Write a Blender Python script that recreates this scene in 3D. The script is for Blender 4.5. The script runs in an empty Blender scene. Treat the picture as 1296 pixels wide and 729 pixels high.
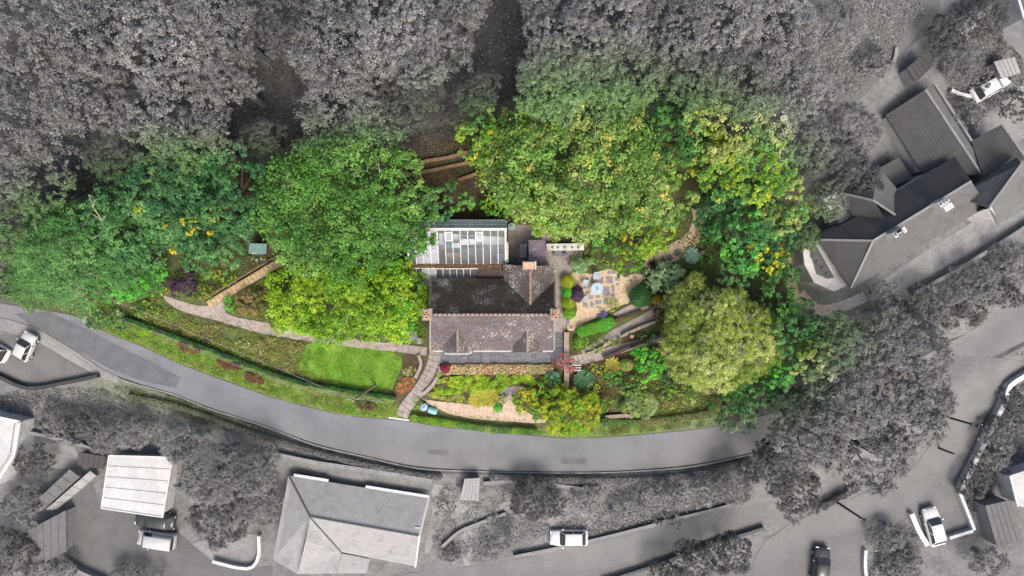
import bpy, bmesh, math, random
import numpy as np
from mathutils import Vector, Matrix
from mathutils.geometry import delaunay_2d_cdt
R = math.radians
random.seed(7)
RNG = np.random.default_rng(11)
S = bpy.context.scene
COL = S.collection

# ------------------------------------------------------------------ camera, sky, sun, exposure
H = 75.0                 # drone height over the road, metres
PPM = 12.0               # photograph pixels per metre at road level
cam_d = bpy.data.cameras.new('camera'); cam = bpy.data.objects.new('camera', cam_d); COL.objects.link(cam)
cam.location = (0, 0, H); cam.rotation_euler = (0, 0, 0)
cam_d.sensor_fit = 'HORIZONTAL'; cam_d.sensor_width = 36
cam_d.angle = 2 * math.atan((1296 / PPM / 2) / H)
cam_d.clip_start = 0.5; cam_d.clip_end = 2000
S.camera = cam
SUN_EL, SUN_AZ = 52, 160      # azimuth: degrees clockwise from the picture's up direction
W = bpy.data.worlds.new('World'); S.world = W; W.use_nodes = True
nt = W.node_tree; nt.nodes.clear()
sky = nt.nodes.new('ShaderNodeTexSky'); sky.sky_type = 'NISHITA'; sky.sun_disc = False
sky.sun_elevation = R(SUN_EL); sky.sun_rotation = R(SUN_AZ); sky.air_density = 1.0; sky.dust_density = 6.0; sky.ozone_density = 0.5
bg = nt.nodes.new('ShaderNodeBackground'); bg.inputs['Strength'].default_value = 0.15
wo = nt.nodes.new('ShaderNodeOutputWorld')
nt.links.new(sky.outputs[0], bg.inputs[0]); nt.links.new(bg.outputs[0], wo.inputs[0])
sl = bpy.data.lights.new('sun', 'SUN'); sl.energy = 1.3; sl.angle = R(22); sl.color = (1, .96, .9)
so = bpy.data.objects.new('sun', sl); COL.objects.link(so)
az, el = R(SUN_AZ), R(SUN_EL)
sd = Vector((math.sin(az) * math.cos(el), math.cos(az) * math.cos(el), math.sin(el)))
so.rotation_euler = (-sd).to_track_quat('-Z', 'Y').to_euler(); so.location = sd * 200
S.view_settings.view_transform = 'Standard'; S.view_settings.look = 'None'
S.view_settings.exposure = 0.78; S.view_settings.gamma = 1; S.view_settings.use_curve_mapping = False

# ------------------------------------------------------------------ terrain
RC_X = [-900, -300, 0, 45, 100, 135, 180, 221, 260, 314, 360, 440, 491, 560, 690, 731, 815, 877, 917, 958, 1000, 1080, 1160, 1230, 1296, 1500, 2100]
RC_Y = [200, 330, 392, 406, 425, 445, 461, 477, 494, 511, 527, 549, 557, 567, 574.5, 575.5, 572, 566, 560, 551, 541, 517, 485, 447, 408, 330, 200]
_ss = np.arange(-90, 140, .25)
_pz = np.interp(_ss, [-90, -14, -8, -3.6, -2.3, 2.3, 3.4, 6, 9, 14, 22, 26, 40, 60, 140],
                [-4.5, -3.4, -2.2, -.35, 0, 0, .45, 1.5, 1.9, 2.1, 2.5, 3.0, 6.5, 11, 18])
_k = np.ones(7) / 7
_pz = np.concatenate([_pz[:3], np.convolve(_pz, _k, 'valid'), _pz[-3:]])
def T(x, y):
    X = 648 + PPM * np.asarray(x, float); Y = 364.5 - PPM * np.asarray(y, float)
    s = (np.interp(X, RC_X, RC_Y) - Y) / PPM
    return np.interp(s, _ss, _pz)
def PZ(px, py, z):
    f = (H - z) / H / PPM
    return Vector(((px - 648) * f, (364.5 - py) * f, z))
def G(px, py, off=0.0):
    z = 0.0
    for _ in range(14):
        p = PZ(px, py, z + off); z = .5 * z + .5 * float(T(p.x, p.y))
    p = PZ(px, py, z + off)
    return Vector((p.x, p.y, float(T(p.x, p.y)) + off))
def gz(p): return float(T(p[0], p[1]))

# ------------------------------------------------------------------ materials
# The place keeps its colours inside the garden and is monochrome round it: a world-space tone group.
def make_tone():
    g = bpy.data.node_groups.new('tone', 'ShaderNodeTree')
    g.interface.new_socket('Color', in_out='INPUT', socket_type='NodeSocketColor')
    g.interface.new_socket('Color', in_out='OUTPUT', socket_type='NodeSocketColor')
    N, L = g.nodes, g.links
    gi = N.new('NodeGroupInput'); go = N.new('NodeGroupOutput'); geo = N.new('ShaderNodeNewGeometry')
    outs = []
    for cx, cy, ax, ay in ((335, 372, 300, 155), (735, 360, 290, 208), (530, 378, 420, 176)):
        a = N.new('ShaderNodeVectorMath'); a.operation = 'SUBTRACT'; L.new(geo.outputs['Position'], a.inputs[0])
        a.inputs[1].default_value = ((cx - 648) / PPM, (364.5 - cy) / PPM, 0)
        b = N.new('ShaderNodeVectorMath'); b.operation = 'MULTIPLY'; L.new(a.outputs[0], b.inputs[0])
        b.inputs[1].default_value = (PPM / ax, PPM / ay, 0)
        c = N.new('ShaderNodeVectorMath'); c.operation = 'LENGTH'; L.new(b.outputs[0], c.inputs[0])
        outs.append(c.outputs['Value'])
    cur = outs[0]
    for o in outs[1:]:
        m = N.new('ShaderNodeMath'); m.operation = 'MINIMUM'; L.new(cur, m.inputs[0]); L.new(o, m.inputs[1]); cur = m.outputs[0]
    mr = N.new('ShaderNodeMapRange'); mr.interpolation_type = 'SMOOTHSTEP'; L.new(cur, mr.inputs['Value'])
    mr.inputs['From Min'].default_value = .86; mr.inputs['From Max'].default_value = 1.2
    bw = N.new('ShaderNodeRGBToBW'); L.new(gi.outputs[0], bw.inputs[0])
    ml = N.new('ShaderNodeMath'); ml.operation = 'MULTIPLY'; L.new(bw.outputs[0], ml.inputs[0]); ml.inputs[1].default_value = 1.0
    mx = N.new('ShaderNodeMix'); mx.data_type = 'RGBA'
    L.new(mr.outputs[0], mx.inputs['Factor']); L.new(gi.outputs[0], mx.inputs[6]); L.new(ml.outputs[0], mx.inputs[7])
    L.new(mx.outputs[2], go.inputs[0])
    return g
TONE = make_tone()
MATS = {}
class NB:
    """small node builder"""
    def __init__(s, name):
        s.m = bpy.data.materials.new(name); s.m.use_nodes = True; s.t = s.m.node_tree; s.t.nodes.clear()
        s.out = s.n('ShaderNodeOutputMaterial'); MATS[name] = s.m
        s.co = s.n('ShaderNodeNewGeometry').outputs['Position']
    def n(s, t): return s.t.nodes.new(t)
    def l(s, a, b): s.t.links.new(a, b)
    def noise(s, scale, detail=4, rough=.6, co=None, stretch=None):
        x = s.n('ShaderNodeTexNoise'); x.inputs['Scale'].default_value = scale; x.inputs['Detail'].default_value = detail
        x.inputs['Roughness'].default_value = rough
        c = co or s.co
        if stretch:
            mp = s.n('ShaderNodeMapping'); mp.inputs['Scale'].default_value = stretch; s.l(c, mp.inputs[0]); c = mp.outputs[0]
        s.l(c, x.inputs['Vector']); return x.outputs['Fac']
    def ramp(s, f, a, b, ca=0, cb=1):
        r = s.n('ShaderNodeMapRange'); r.interpolation_type = 'SMOOTHSTEP'; s.l(f, r.inputs[0])
        for k, v in zip(('From Min', 'From Max', 'To Min', 'To Max'), (a, b, ca, cb)): r.inputs[k].default_value = v
        return r.outputs[0]
    def mix(s, f, a, b):
        x = s.n('ShaderNodeMix'); x.data_type = 'RGBA'
        if isinstance(f, float): x.inputs['Factor'].default_value = f
        else: s.l(f, x.inputs['Factor'])
        for i, v in ((6, a), (7, b)):
            if isinstance(v, tuple): x.inputs[i].default_value = (*v[:3], 1)
            else: s.l(v, x.inputs[i])
        return x.outputs[2]
    def tone(s, c):
        g = s.n('ShaderNodeGroup'); g.node_tree = TONE
        if isinstance(c, tuple): g.inputs[0].default_value = (*c[:3], 1)
        else: s.l(c, g.inputs[0])
        return g.outputs[0]
    def finish(s, c, rough=.9, bump=None, bstr=.4, bdist=.03, spec=.3, metal=0.):
        p = s.n('ShaderNodeBsdfPrincipled'); s.l(s.tone(c), p.inputs['Base Color'])
        p.inputs['Roughness'].default_value = rough; p.inputs['Specular IOR Level'].default_value = spec; p.inputs['Metallic'].default_value = metal
        if bump is not None:
            b = s.n('ShaderNodeBump'); b.inputs['Strength'].default_value = bstr; b.inputs['Distance'].default_value = bdist
            s.l(bump, b.inputs['Height']); s.l(b.outputs[0], p.inputs['Normal'])
        s.l(p.outputs[0], s.out.inputs[0]); return s.m
def simple(name, c1, c2, scale=2., rough=.85, bump=.35, fine=25., spots=None, spec=.3, metal=0., mot=1.):
    b = NB(name); f = b.ramp(b.noise(scale, 5), .35, .65); c = b.mix(f, c1, c2)
    md = b.noise(fine * .28, 4, .75); c = b.mix(b.ramp(md, .42, .72, 0, .4 * mot), c, tuple(min(.9, v * 1.45) for v in c2)); c = b.mix(b.ramp(md, .52, .26, 0, .45 * mot), c, tuple(v * .5 for v in c1))
    fn = b.noise(fine, 3, .7); c = b.mix(b.ramp(fn, .3, .75, 0, .35), c, tuple(v * .45 for v in c1))
    if spots:
        sc, lo, col = spots; c = b.mix(b.ramp(b.noise(sc, 2, .6), lo, lo + .05), c, col)
    return b.finish(c, rough, fn, bump, .03, spec, metal)
simple('ground', (.075, .06, .035), (.08, .115, .035), .35, .95, .9, 6., (3.1, .6, (.10, .075, .03)))
simple('woodland_floor', (.04, .028, .018), (.065, .045, .026), .8, .95, .9, 7., (9, .64, (.14, .10, .05)))
def road_mat():
    b = NB('road_tarmac'); c = b.mix(b.ramp(b.noise(.22, 5), .3, .7), (.12, .127, .143), (.162, .17, .19))
    c = b.mix(b.ramp(b.noise(1.4, 5, .7), .5, .8, 0, .35), c, (.10, .10, .105))
    v = b.n('ShaderNodeTexVoronoi'); v.feature = 'DISTANCE_TO_EDGE'; v.inputs['Scale'].default_value = .28
    w = b.n('ShaderNodeVectorMath'); w.operation = 'MULTIPLY_ADD'; nz = b.n('ShaderNodeTexNoise'); nz.inputs['Scale'].default_value = 1.2; b.l(b.co, nz.inputs['Vector'])
    b.l(nz.outputs['Color'], w.inputs[0]); w.inputs[1].default_value = (1.4, 1.4, 0); b.l(b.co, w.inputs[2]); b.l(w.outputs[0], v.inputs['Vector'])
    c = b.mix(b.ramp(v.outputs['Distance'], .007, .002, 0, .22), c, (.08, .08, .082))
    fn = b.noise(30, 3, .7); c = b.mix(b.ramp(fn, .4, .75, 0, .35), c, (.27, .27, .28)); c = b.mix(b.ramp(b.noise(7., 3, .8), .62, .75, 0, .3), c, (.09, .085, .08))
    b.finish(c, .85, fn, .3)
simple('tarmac_patch', (.105, .108, .12), (.135, .138, .15), .8, .85, .25, 40.)
simple('yard_tarmac', (.10, .10, .10), (.135, .135, .135), .3, .9, .25, 30.)
simple('lane_tarmac', (.135, .135, .137), (.17, .17, .172), .3, .9, .25, 30.)
simple('white_paint', (.60, .60, .58), (.52, .52, .5), 3., .6, .1, mot=.3)
simple('white_render', (.54, .53, .50), (.42, .41, .38), 1.2, .8, .2, 14., mot=.3)
simple('cream_render', (.62, .58, .48), (.5, .47, .4), 1.2, .8, .2, 14.)
simple('concrete', (.19, .185, .175), (.25, .245, .235), .9, .9, .3, 18.)
simple('gravel_pink', (.33, .255, .19), (.41, .325, .25), 1.1, .95, .8, 16., mot=1.7)
simple('gravel_sand', (.41, .31, .20), (.49, .385, .265), 1.0, .95, .7, 18., mot=1.7)
simple('gravel_grey', (.24, .21, .185), (.33, .28, .25), 1.0, .95, .9, 14., mot=1.7)
simple('lawn', (.085, .20, .015), (.14, .26, .03), .8, .95, .8, 12.)
simple('flagstone', (.22, .19, .17), (.30, .265, .24), 1.4, .85, .4, 16., (7, .66, (.36, .34, .3)))
simple('slate_slab', (.10, .105, .125), (.16, .165, .185), 1.1, .75, .4, 14., (7, .64, (.28, .28, .29)))
simple('stepping_slab', (.16, .16, .175), (.24, .24, .255), 2., .8, .4, 14.)
simple('stone_wall', (.22, .18, .13), (.33, .28, .21), 2.4, .9, .8, 7., (5, .64, (.42, .38, .3)))
simple('brick_wall', (.36, .22, .15), (.45, .31, .22), 2.4, .9, .6, 9., (7, .66, (.3, .3, .22)))
simple('terracotta', (.48, .26, .17), (.58, .36, .26), 3., .8, .4, 14.)
simple('terracotta_old', (.24, .16, .125), (.33, .26, .21), 5., .9, .6, 14., (8, .6, (.45, .43, .38)))
simple('dark_soil', (.05, .035, .022), (.085, .06, .036), 1.5, .95, .9, 8., (8, .64, (.15, .11, .06)))
simple('timber_tan', (.34, .245, .13), (.46, .345, .20), 3., .8, .4, 14.)
simple('timber_brown', (.16, .10, .05), (.24, .155, .08), 3., .85, .4, 14.)
simple('timber_dark', (.045, .03, .02), (.08, .055, .035), 3., .85, .4, 14.)
simple('timber_grey', (.20, .17, .13), (.28, .24, .19), 3., .85, .4, 14.)
simple('roofing_felt_green', (.10, .19, .17), (.14, .24, .21), 3., .85, .4, 20.)
simple('pale_sheet_roof', (.42, .42, .42), (.5, .5, .5), .8, .6, .15, 10., (1.1, .66, (.42, .42, .42)), mot=.3)
simple('metal_dark', (.05, .055, .06), (.09, .095, .1), 3., .5, .2, spec=.5)
simple('metal_blue_grey', (.16, .22, .28), (.24, .31, .37), 3., .45, .2, spec=.5)
simple('plastic_teal', (.16, .42, .40), (.24, .52, .50), 3., .45, .1, spec=.5)
simple('plastic_blue', (.20, .32, .46), (.28, .40, .52), 3., .45, .1, spec=.5)
simple('furniture_pale', (.30, .40, .47), (.40, .50, .56), 3., .5, .1, spec=.4, mot=.3)
simple('furniture_white', (.78, .78, .78), (.66, .66, .66), 3., .6, .1, mot=.3)
simple('teal_fabric', (.02, .16, .17), (.04, .22, .22), 3., .8, .2)
simple('tan_fabric', (.42, .27, .10), (.5, .34, .15), 3., .8, .2)
simple('tiled_floor', (.27, .24, .21), (.34, .30, .265), 1., .7, .05, mot=.3)
simple('pale_floor', (.58, .58, .62), (.66, .66, .70), 1., .7, .05, mot=.3)
simple('bark', (.09, .075, .055), (.15, .125, .09), 3., .95, .8, 9.)
simple('bark_pale', (.27, .26, .20), (.36, .34, .28), 3., .9, .5, 9.)
simple('rubber', (.02, .02, .02), (.03, .03, .03), 3., .8, .1)
simple('car_white', (.6, .6, .6), (.62, .62, .62), 3., .3, .02, spec=.5, mot=.3)
simple('car_dark', (.035, .037, .042), (.04, .042, .047), 3., .25, .02, spec=.6, mot=.3)
simple('car_silver', (.42, .42, .43), (.45, .45, .46), 3., .3, .02, spec=.5, mot=.3)
simple('car_glass', (.03, .034, .04), (.035, .04, .045), 3., .1, .01, spec=.7, mot=.3)
simple('window_glass', (.05, .06, .07), (.07, .08, .09), 1., .1, .01, spec=.7)
simple('lamp_clear', (.7, .7, .7), (.6, .6, .6), 3., .2, .02, spec=.6)
simple('wire', (.25, .25, .25), (.3, .3, .3), 3., .5, .02)
road_mat()
def roof_tiles(name, c1, c2, c3, lichen, lich_lo, moss, moss_lo, bw=.24, rh=.16, mk=.3):
    b = NB(name); uv = b.n('ShaderNodeUVMap'); uv.uv_map = 'uv'
    bt = b.n('ShaderNodeTexBrick'); b.l(uv.outputs[0], bt.inputs['Vector'])
    for k, v in (('Scale', 1.), ('Brick Width', bw), ('Row Height', rh), ('Mortar Size', .012), ('Bias', 0.)): bt.inputs[k].default_value = v
    bt.inputs['Color1'].default_value = (*c1, 1); bt.inputs['Color2'].default_value = (*c2, 1); bt.inputs['Mortar'].default_value = (*[v * mk for v in c1], 1)
    c = b.mix(b.ramp(b.noise(.9, 4), .45, .7), bt.outputs['Color'], c3)
    c = b.mix(b.ramp(b.noise(.7, 5, .65), moss_lo, moss_lo + .12), c, moss)
    big = b.noise(.55, 3, .5)
    m = b.n('ShaderNodeMath'); m.operation = 'MULTIPLY_ADD'; b.l(big, m.inputs[0]); m.inputs[1].default_value = .55; b.l(b.noise(9., 3, .7), m.inputs[2])
    c = b.mix(b.ramp(m.outputs[0], lich_lo, lich_lo + .05), c, lichen)
    return b.finish(c, .9, bt.outputs['Fac'], .6, -.02)
roof_tiles('tiles_front', (.088, .078, .084), (.155, .136, .145), (.105, .074, .07), (.52, .52, .50), .905, (.075, .07, .06), .58)
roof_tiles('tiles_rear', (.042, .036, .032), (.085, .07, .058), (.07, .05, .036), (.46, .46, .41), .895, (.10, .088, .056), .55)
roof_tiles('tiles_lichen', (.085, .07, .068), (.14, .118, .115), (.10, .07, .055), (.6, .6, .57), .86, (.13, .12, .07), .58)
roof_tiles('tiles_slate', (.15, .125, .15), (.24, .20, .235), (.17, .13, .15), (.45, .43, .42), .92, (.2, .17, .19), .6)
for nm, v in (('light', .27), ('pale', .30), ('mid', .125), ('dark', .06), ('worn', .105)):  # the last tone is the dark slate with sunlight put into its colour
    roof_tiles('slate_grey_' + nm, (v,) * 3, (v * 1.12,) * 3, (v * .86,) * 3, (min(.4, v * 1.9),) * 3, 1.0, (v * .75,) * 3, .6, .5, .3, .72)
def foliage_mat():
    b = NB('foliage'); a = b.n('ShaderNodeAttribute'); a.attribute_name = 'col'
    c = b.tone(a.outputs['Color'])
    d = b.n('ShaderNodeBsdfPrincipled'); b.l(c, d.inputs['Base Color']); d.inputs['Roughness'].default_value = .55; d.inputs['Specular IOR Level'].default_value = .25
    t = b.n('ShaderNodeBsdfTranslucent'); b.l(c, t.inputs['Color'])
    mx = b.n('ShaderNodeMixShader'); mx.inputs[0].default_value = .28; b.l(d.outputs[0], mx.inputs[1]); b.l(t.outputs[0], mx.inputs[2])
    b.l(mx.outputs[0], b.out.inputs[0])
foliage_mat()
def glass_mat(name, tint, col, tr, rough):
    b = NB(name)
    t = b.n('ShaderNodeBsdfTransparent'); t.inputs[0].default_value = (*tint, 1)
    g = b.n('ShaderNodeBsdfPrincipled'); b.l(b.tone(b.mix(b.ramp(b.noise(1.3, 4), .35, .7), col, tuple(v * .7 for v in col))), g.inputs['Base Color']); g.inputs['Roughness'].default_value = rough; g.inputs['Specular IOR Level'].default_value = .5
    mx = b.n('ShaderNodeMixShader'); mx.inputs[0].default_value = 1 - tr; b.l(t.outputs[0], mx.inputs[1]); b.l(g.outputs[0], mx.inputs[2])
    b.l(mx.outputs[0], b.out.inputs[0])
glass_mat('clear_glass', (.95, .98, .99), (.42, .45, .50), .89, .08)
glass_mat('milky_glass', (.75, .78, .84), (.48, .50, .56), .40, .3)
glass_mat('green_glass', (.75, .88, .88), (.62, .78, .77), .20, .2)
# ------------------------------------------------------------------ object helpers
def tag(o, label=None, cat=None, group=None, kind=None):
    if label: o['label'] = label
    if cat: o['category'] = cat
    if group: o['group'] = group
    if kind: o['kind'] = kind
    return o
def root(name, loc, label, cat, group=None):
    o = bpy.data.objects.new(name, None); o.empty_display_size = .3; o.location = loc; COL.objects.link(o)
    return tag(o, label, cat, group)
class MB:
    def __init__(s): s.v = []; s.f = []
    def add(s, vs, fs):
        n = len(s.v); s.v += [tuple(p) for p in vs]; s.f += [tuple(i + n for i in q) for q in fs]; return s
    def prism(s, pts, z0, z1):          # pts: xy list; z0/z1 numbers or lists
        n = len(pts)
        a = sum(pts[i][0] * pts[(i + 1) % n][1] - pts[(i + 1) % n][0] * pts[i][1] for i in range(n))
        if a < 0: pts = pts[::-1]; z0 = z0[::-1] if isinstance(z0, list) else z0; z1 = z1[::-1] if isinstance(z1, list) else z1
        Z0 = z0 if isinstance(z0, list) else [z0] * n; Z1 = z1 if isinstance(z1, list) else [z1] * n
        vs = [(p[0], p[1], z) for p, z in zip(pts, Z0)] + [(p[0], p[1], z) for p, z in zip(pts, Z1)]
        return s.add(vs, [tuple(range(n))[::-1], tuple(range(n, 2 * n))] + [(i, (i + 1) % n, n + (i + 1) % n, n + i) for i in range(n)])
    def box(s, c, size, rz=0):
        ca, sa = math.cos(rz), math.sin(rz); hx, hy, hz = size[0] / 2, size[1] / 2, size[2] / 2
        pts = [(c[0] + x * ca - y * sa, c[1] + x * sa + y * ca) for x, y in ((-hx, -hy), (hx, -hy), (hx, hy), (-hx, hy))]
        return s.prism(pts, c[2] - hz, c[2] + hz)
    def bar(s, a, b, w, h):             # rectangular bar from a to b
        a, b = Vector(a), Vector(b); d = (b - a).normalized(); up = Vector((0, 0, 1))
        if abs(d.z) > .95: up = Vector((0, 1, 0))
        x = d.cross(up).normalized() * w / 2; y = x.normalized().cross(d).normalized() * h / 2
        vs = [a - x - y, a + x - y, a + x + y, a - x + y, b - x - y, b + x - y, b + x + y, b - x + y]
        return s.add(vs, [(3, 2, 1, 0), (4, 5, 6, 7), (0, 1, 5, 4), (1, 2, 6, 5), (2, 3, 7, 6), (3, 0, 4, 7)])
    def tube(s, pts, rad, seg=7):
        pts = [Vector(p) for p in pts]; rings = []
        for i, p in enumerate(pts):
            d = (pts[min(i + 1, len(pts) - 1)] - pts[max(i - 1, 0)]).normalized()
            up = Vector((0, 0, 1)) if abs(d.z) < .9 else Vector((1, 0, 0))
            x = d.cross(up).normalized(); y = x.cross(d).normalized(); r = rad[i] if isinstance(rad, (list, tuple)) else rad
            rings.append([p + (x * math.cos(t) + y * math.sin(t)) * r for t in [2 * math.pi * k / seg for k in range(seg)]])
        vs = [v for q in rings for v in q]; fs = []
        for i in range(len(pts) - 1):
            for k in range(seg): fs.append((i * seg + k, i * seg + (k + 1) % seg, (i + 1) * seg + (k + 1) % seg, (i + 1) * seg + k))
        fs += [tuple(range(seg))[::-1], tuple(range((len(pts) - 1) * seg, len(pts) * seg))]
        return s.add(vs, fs)
    def lathe(s, c, prof, seg=20):      # prof: (r, z) list bottom to top
        vs = []; fs = []
        for r, z in prof: vs += [(c[0] + r * math.cos(2 * math.pi * k / seg), c[1] + r * math.sin(2 * math.pi * k / seg), c[2] + z) for k in range(seg)]
        m = len(prof)
        for i in range(m - 1):
            for k in range(seg): fs.append((i * seg + k, i * seg + (k + 1) % seg, (i + 1) * seg + (k + 1) % seg, (i + 1) * seg + k))
        fs += [tuple(range(seg))[::-1], tuple(range((m - 1) * seg, m * seg))]
        return s.add(vs, fs)
    def build(s, name, mat, parent=None, smooth=False, bevel=0, M=None, uv=None):
        me = bpy.data.meshes.new(name)
        vs = s.v
        if M is not None: vs = [tuple(M @ Vector(p)) for p in vs]
        base = Vector((0, 0, 0)); o = bpy.data.objects.new(name, me); COL.objects.link(o)
        if parent is not None:
            base = parent.matrix_world.translation if False else WL(parent); o.parent = parent
        else:
            xs = np.array(vs); base = Vector((float(xs[:, 0].mean()), float(xs[:, 1].mean()), float(xs[:, 2].min()))); o.location = base
        me.from_pydata([tuple(Vector(p) - base) for p in vs], [], s.f); me.materials.append(MATS[mat])
        if bevel:
            bm = bmesh.new(); bm.from_mesh(me); bmesh.ops.bevel(bm, geom=bm.edges[:], offset=bevel, segments=1, affect='EDGES', profile=.5); bm.to_mesh(me); bm.free()
        if smooth:
            for p in me.polygons: p.use_smooth = True
        me.update(); return o
def WL(o):
    v = Vector(o.location)
    while o.parent: o = o.parent; v = v + Vector(o.location)
    return v
def catmull(pts, step):
    P = [np.array(p, float) for p in pts]; P = [2 * P[0] - P[1]] + P + [2 * P[-1] - P[-2]]; out = []
    for i in range(1, len(P) - 2):
        n = max(2, int(np.linalg.norm(P[i + 1] - P[i]) / step))
        for k in range(n):
            t = k / n; a, b, c, d = P[i - 1:i + 3]
            out.append(.5 * (2 * b + (c - a) * t + (2 * a - 5 * b + 4 * c - d) * t * t + (3 * b - a - 3 * c + d) * t ** 3))
    out.append(P[-2]); return np.array(out)
def chaikin(p, n=2):
    p = [np.array(q, float) for q in p]
    for _ in range(n): p = [q for i in range(len(p)) for q in (.75 * p[i] + .25 * p[(i + 1) % len(p)], .25 * p[i] + .75 * p[(i + 1) % len(p)])]
    return p
def link_mesh(name, vs, fs, mat, parent=None):
    b = MB(); b.v = [tuple(v) for v in vs]; b.f = [tuple(f) for f in fs]; return b.build(name, mat, parent)
def sheet(name, poly, mat, off=.03, kind='structure', smooth=2, parent=None, grid=.8, jit=0.):
    """ground-hugging sheet over a pixel polygon"""
    pp = chaikin(poly, smooth) if smooth else [np.array(q, float) for q in poly]
    W2 = [G(q[0], q[1]) for q in pp]; pts = []
    for i in range(len(W2)):
        a, b = W2[i], W2[(i + 1) % len(W2)]; n = max(1, int((b - a).length / grid))
        pts += [(a.lerp(b, k / n)).xy + Vector((random.uniform(-jit, jit), random.uniform(-jit, jit))) for k in range(n)]
    A = np.array([(p.x, p.y) for p in pts]); nb = len(A)
    gx, gy = np.meshgrid(np.arange(A[:, 0].min(), A[:, 0].max(), grid), np.arange(A[:, 1].min(), A[:, 1].max(), grid))
    gp = np.stack([gx.ravel(), gy.ravel()], 1); gp = gp[inside(gp, A)]
    allp = [Vector(p) for p in A.tolist()] + [Vector(p) for p in gp.tolist()]
    r = delaunay_2d_cdt(allp, [], [list(range(nb))], 1, 1e-5)
    vs = [(v.x, v.y, float(T(v.x, v.y)) + off) for v in r[0]]
    fs = []
    for f in r[2]:
        a, b, c = [r[0][i] for i in f[:3]]
        fs.append(f if (b - a).cross(c - a) > 0 else f[::-1])
    o = link_mesh(name, vs, fs, mat, parent)
    if kind: o['kind'] = kind
    return o
def inside(p, poly):
    x, y = p[:, 0], p[:, 1]; r = np.zeros(len(p), bool); n = len(poly)
    for i in range(n):
        x0, y0 = poly[i]; x1, y1 = poly[(i + 1) % n]
        if y0 == y1: continue
        c = ((y0 > y) != (y1 > y)) & (x < (x1 - x0) * (y - y0) / (y1 - y0) + x0); r ^= c
    return r
def wpath(pts, step=6):
    return [G(q[0], q[1]) for q in catmull(pts, step)]
def strip_sides(P, w):
    Ls, Rs = [], []
    for i, p in enumerate(P):
        d = (P[min(i + 1, len(P) - 1)] - P[max(i - 1, 0)]); d.z = 0; d.normalize(); n = Vector((-d.y, d.x, 0))
        ww = w[i] if isinstance(w, (list, np.ndarray)) else w
        Ls.append(p + n * ww / 2); Rs.append(p - n * ww / 2)
    return Ls, Rs
def strip(name, pts, w, mat, off=.03, kind='structure', step=6, parent=None, cross=5, wob=0):
    P = wpath(pts, step)
    ww = w if not isinstance(w, (list, tuple)) else list(np.interp(np.linspace(0, 1, len(P)), np.linspace(0, 1, len(w)), w))
    if wob:
        ww = [(ww[i] if isinstance(ww, list) else ww) * (1 + wob * random.uniform(-1, 1)) for i in range(len(P))]
    Ls, Rs = strip_sides(P, ww); vs = []; fs = []
    for a, b in zip(Ls, Rs):
        for k in range(cross):
            q = a.lerp(b, k / (cross - 1)); vs.append((q.x, q.y, gz(q) + off))
    for i in range(len(P) - 1):
        for k in range(cross - 1):
            j = i * cross + k; fs.append((j, j + 1, j + cross + 1, j + cross))
    o = link_mesh(name, vs, fs, mat, parent)
    if kind: o['kind'] = kind
    return o
def wall_run(name, pts, w, h, mat, label, cat='wall', step=8, cap=None, group=None, pxz=True):
    """free standing wall along a pixel line, following the ground; joined blocks with a coping"""
    P = wpath(pts, step) if len(pts) > 2 else [G(*pts[0]).lerp(G(*pts[1]), k / 6) for k in range(7)]
    for p in P: p.z = gz(p)
    Ls, Rs = strip_sides(P, w)
    r = root(name, P[len(P) // 2], label, cat, group)
    m = MB(); n = len(P); vs = []
    for i in range(n):
        vs += [(Ls[i].x, Ls[i].y, gz(Ls[i]) - .25), (Rs[i].x, Rs[i].y, gz(Rs[i]) - .25), (Rs[i].x, Rs[i].y, P[i].z + h), (Ls[i].x, Ls[i].y, P[i].z + h)]
    fs = [(3, 2, 1, 0), tuple(4 * (n - 1) + k for k in range(4))]
    for i in range(n - 1):
        for k in range(4): fs.append((4 * i + k, 4 * i + (k + 1) % 4, 4 * i + 4 + (k + 1) % 4, 4 * i + 4 + k))
    m.add(vs, fs); m.build('masonry', mat, r)
    LL, RR = strip_sides(P, w + .08)
    for i in range(n - 1):
        m = MB(); q = [LL[i].lerp(LL[i + 1], .02), RR[i].lerp(RR[i + 1], .02), RR[i + 1], LL[i + 1]]
        z = [P[i].z + h + .003, P[i].z + h + .003, P[i + 1].z + h + .003, P[i + 1].z + h + .003]
        m.prism([(a.x, a.y) for a in q], z, [t + .07 + random.uniform(0, .02) for t in z]); m.build('coping_stone', cap or mat, r)
    return r

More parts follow.
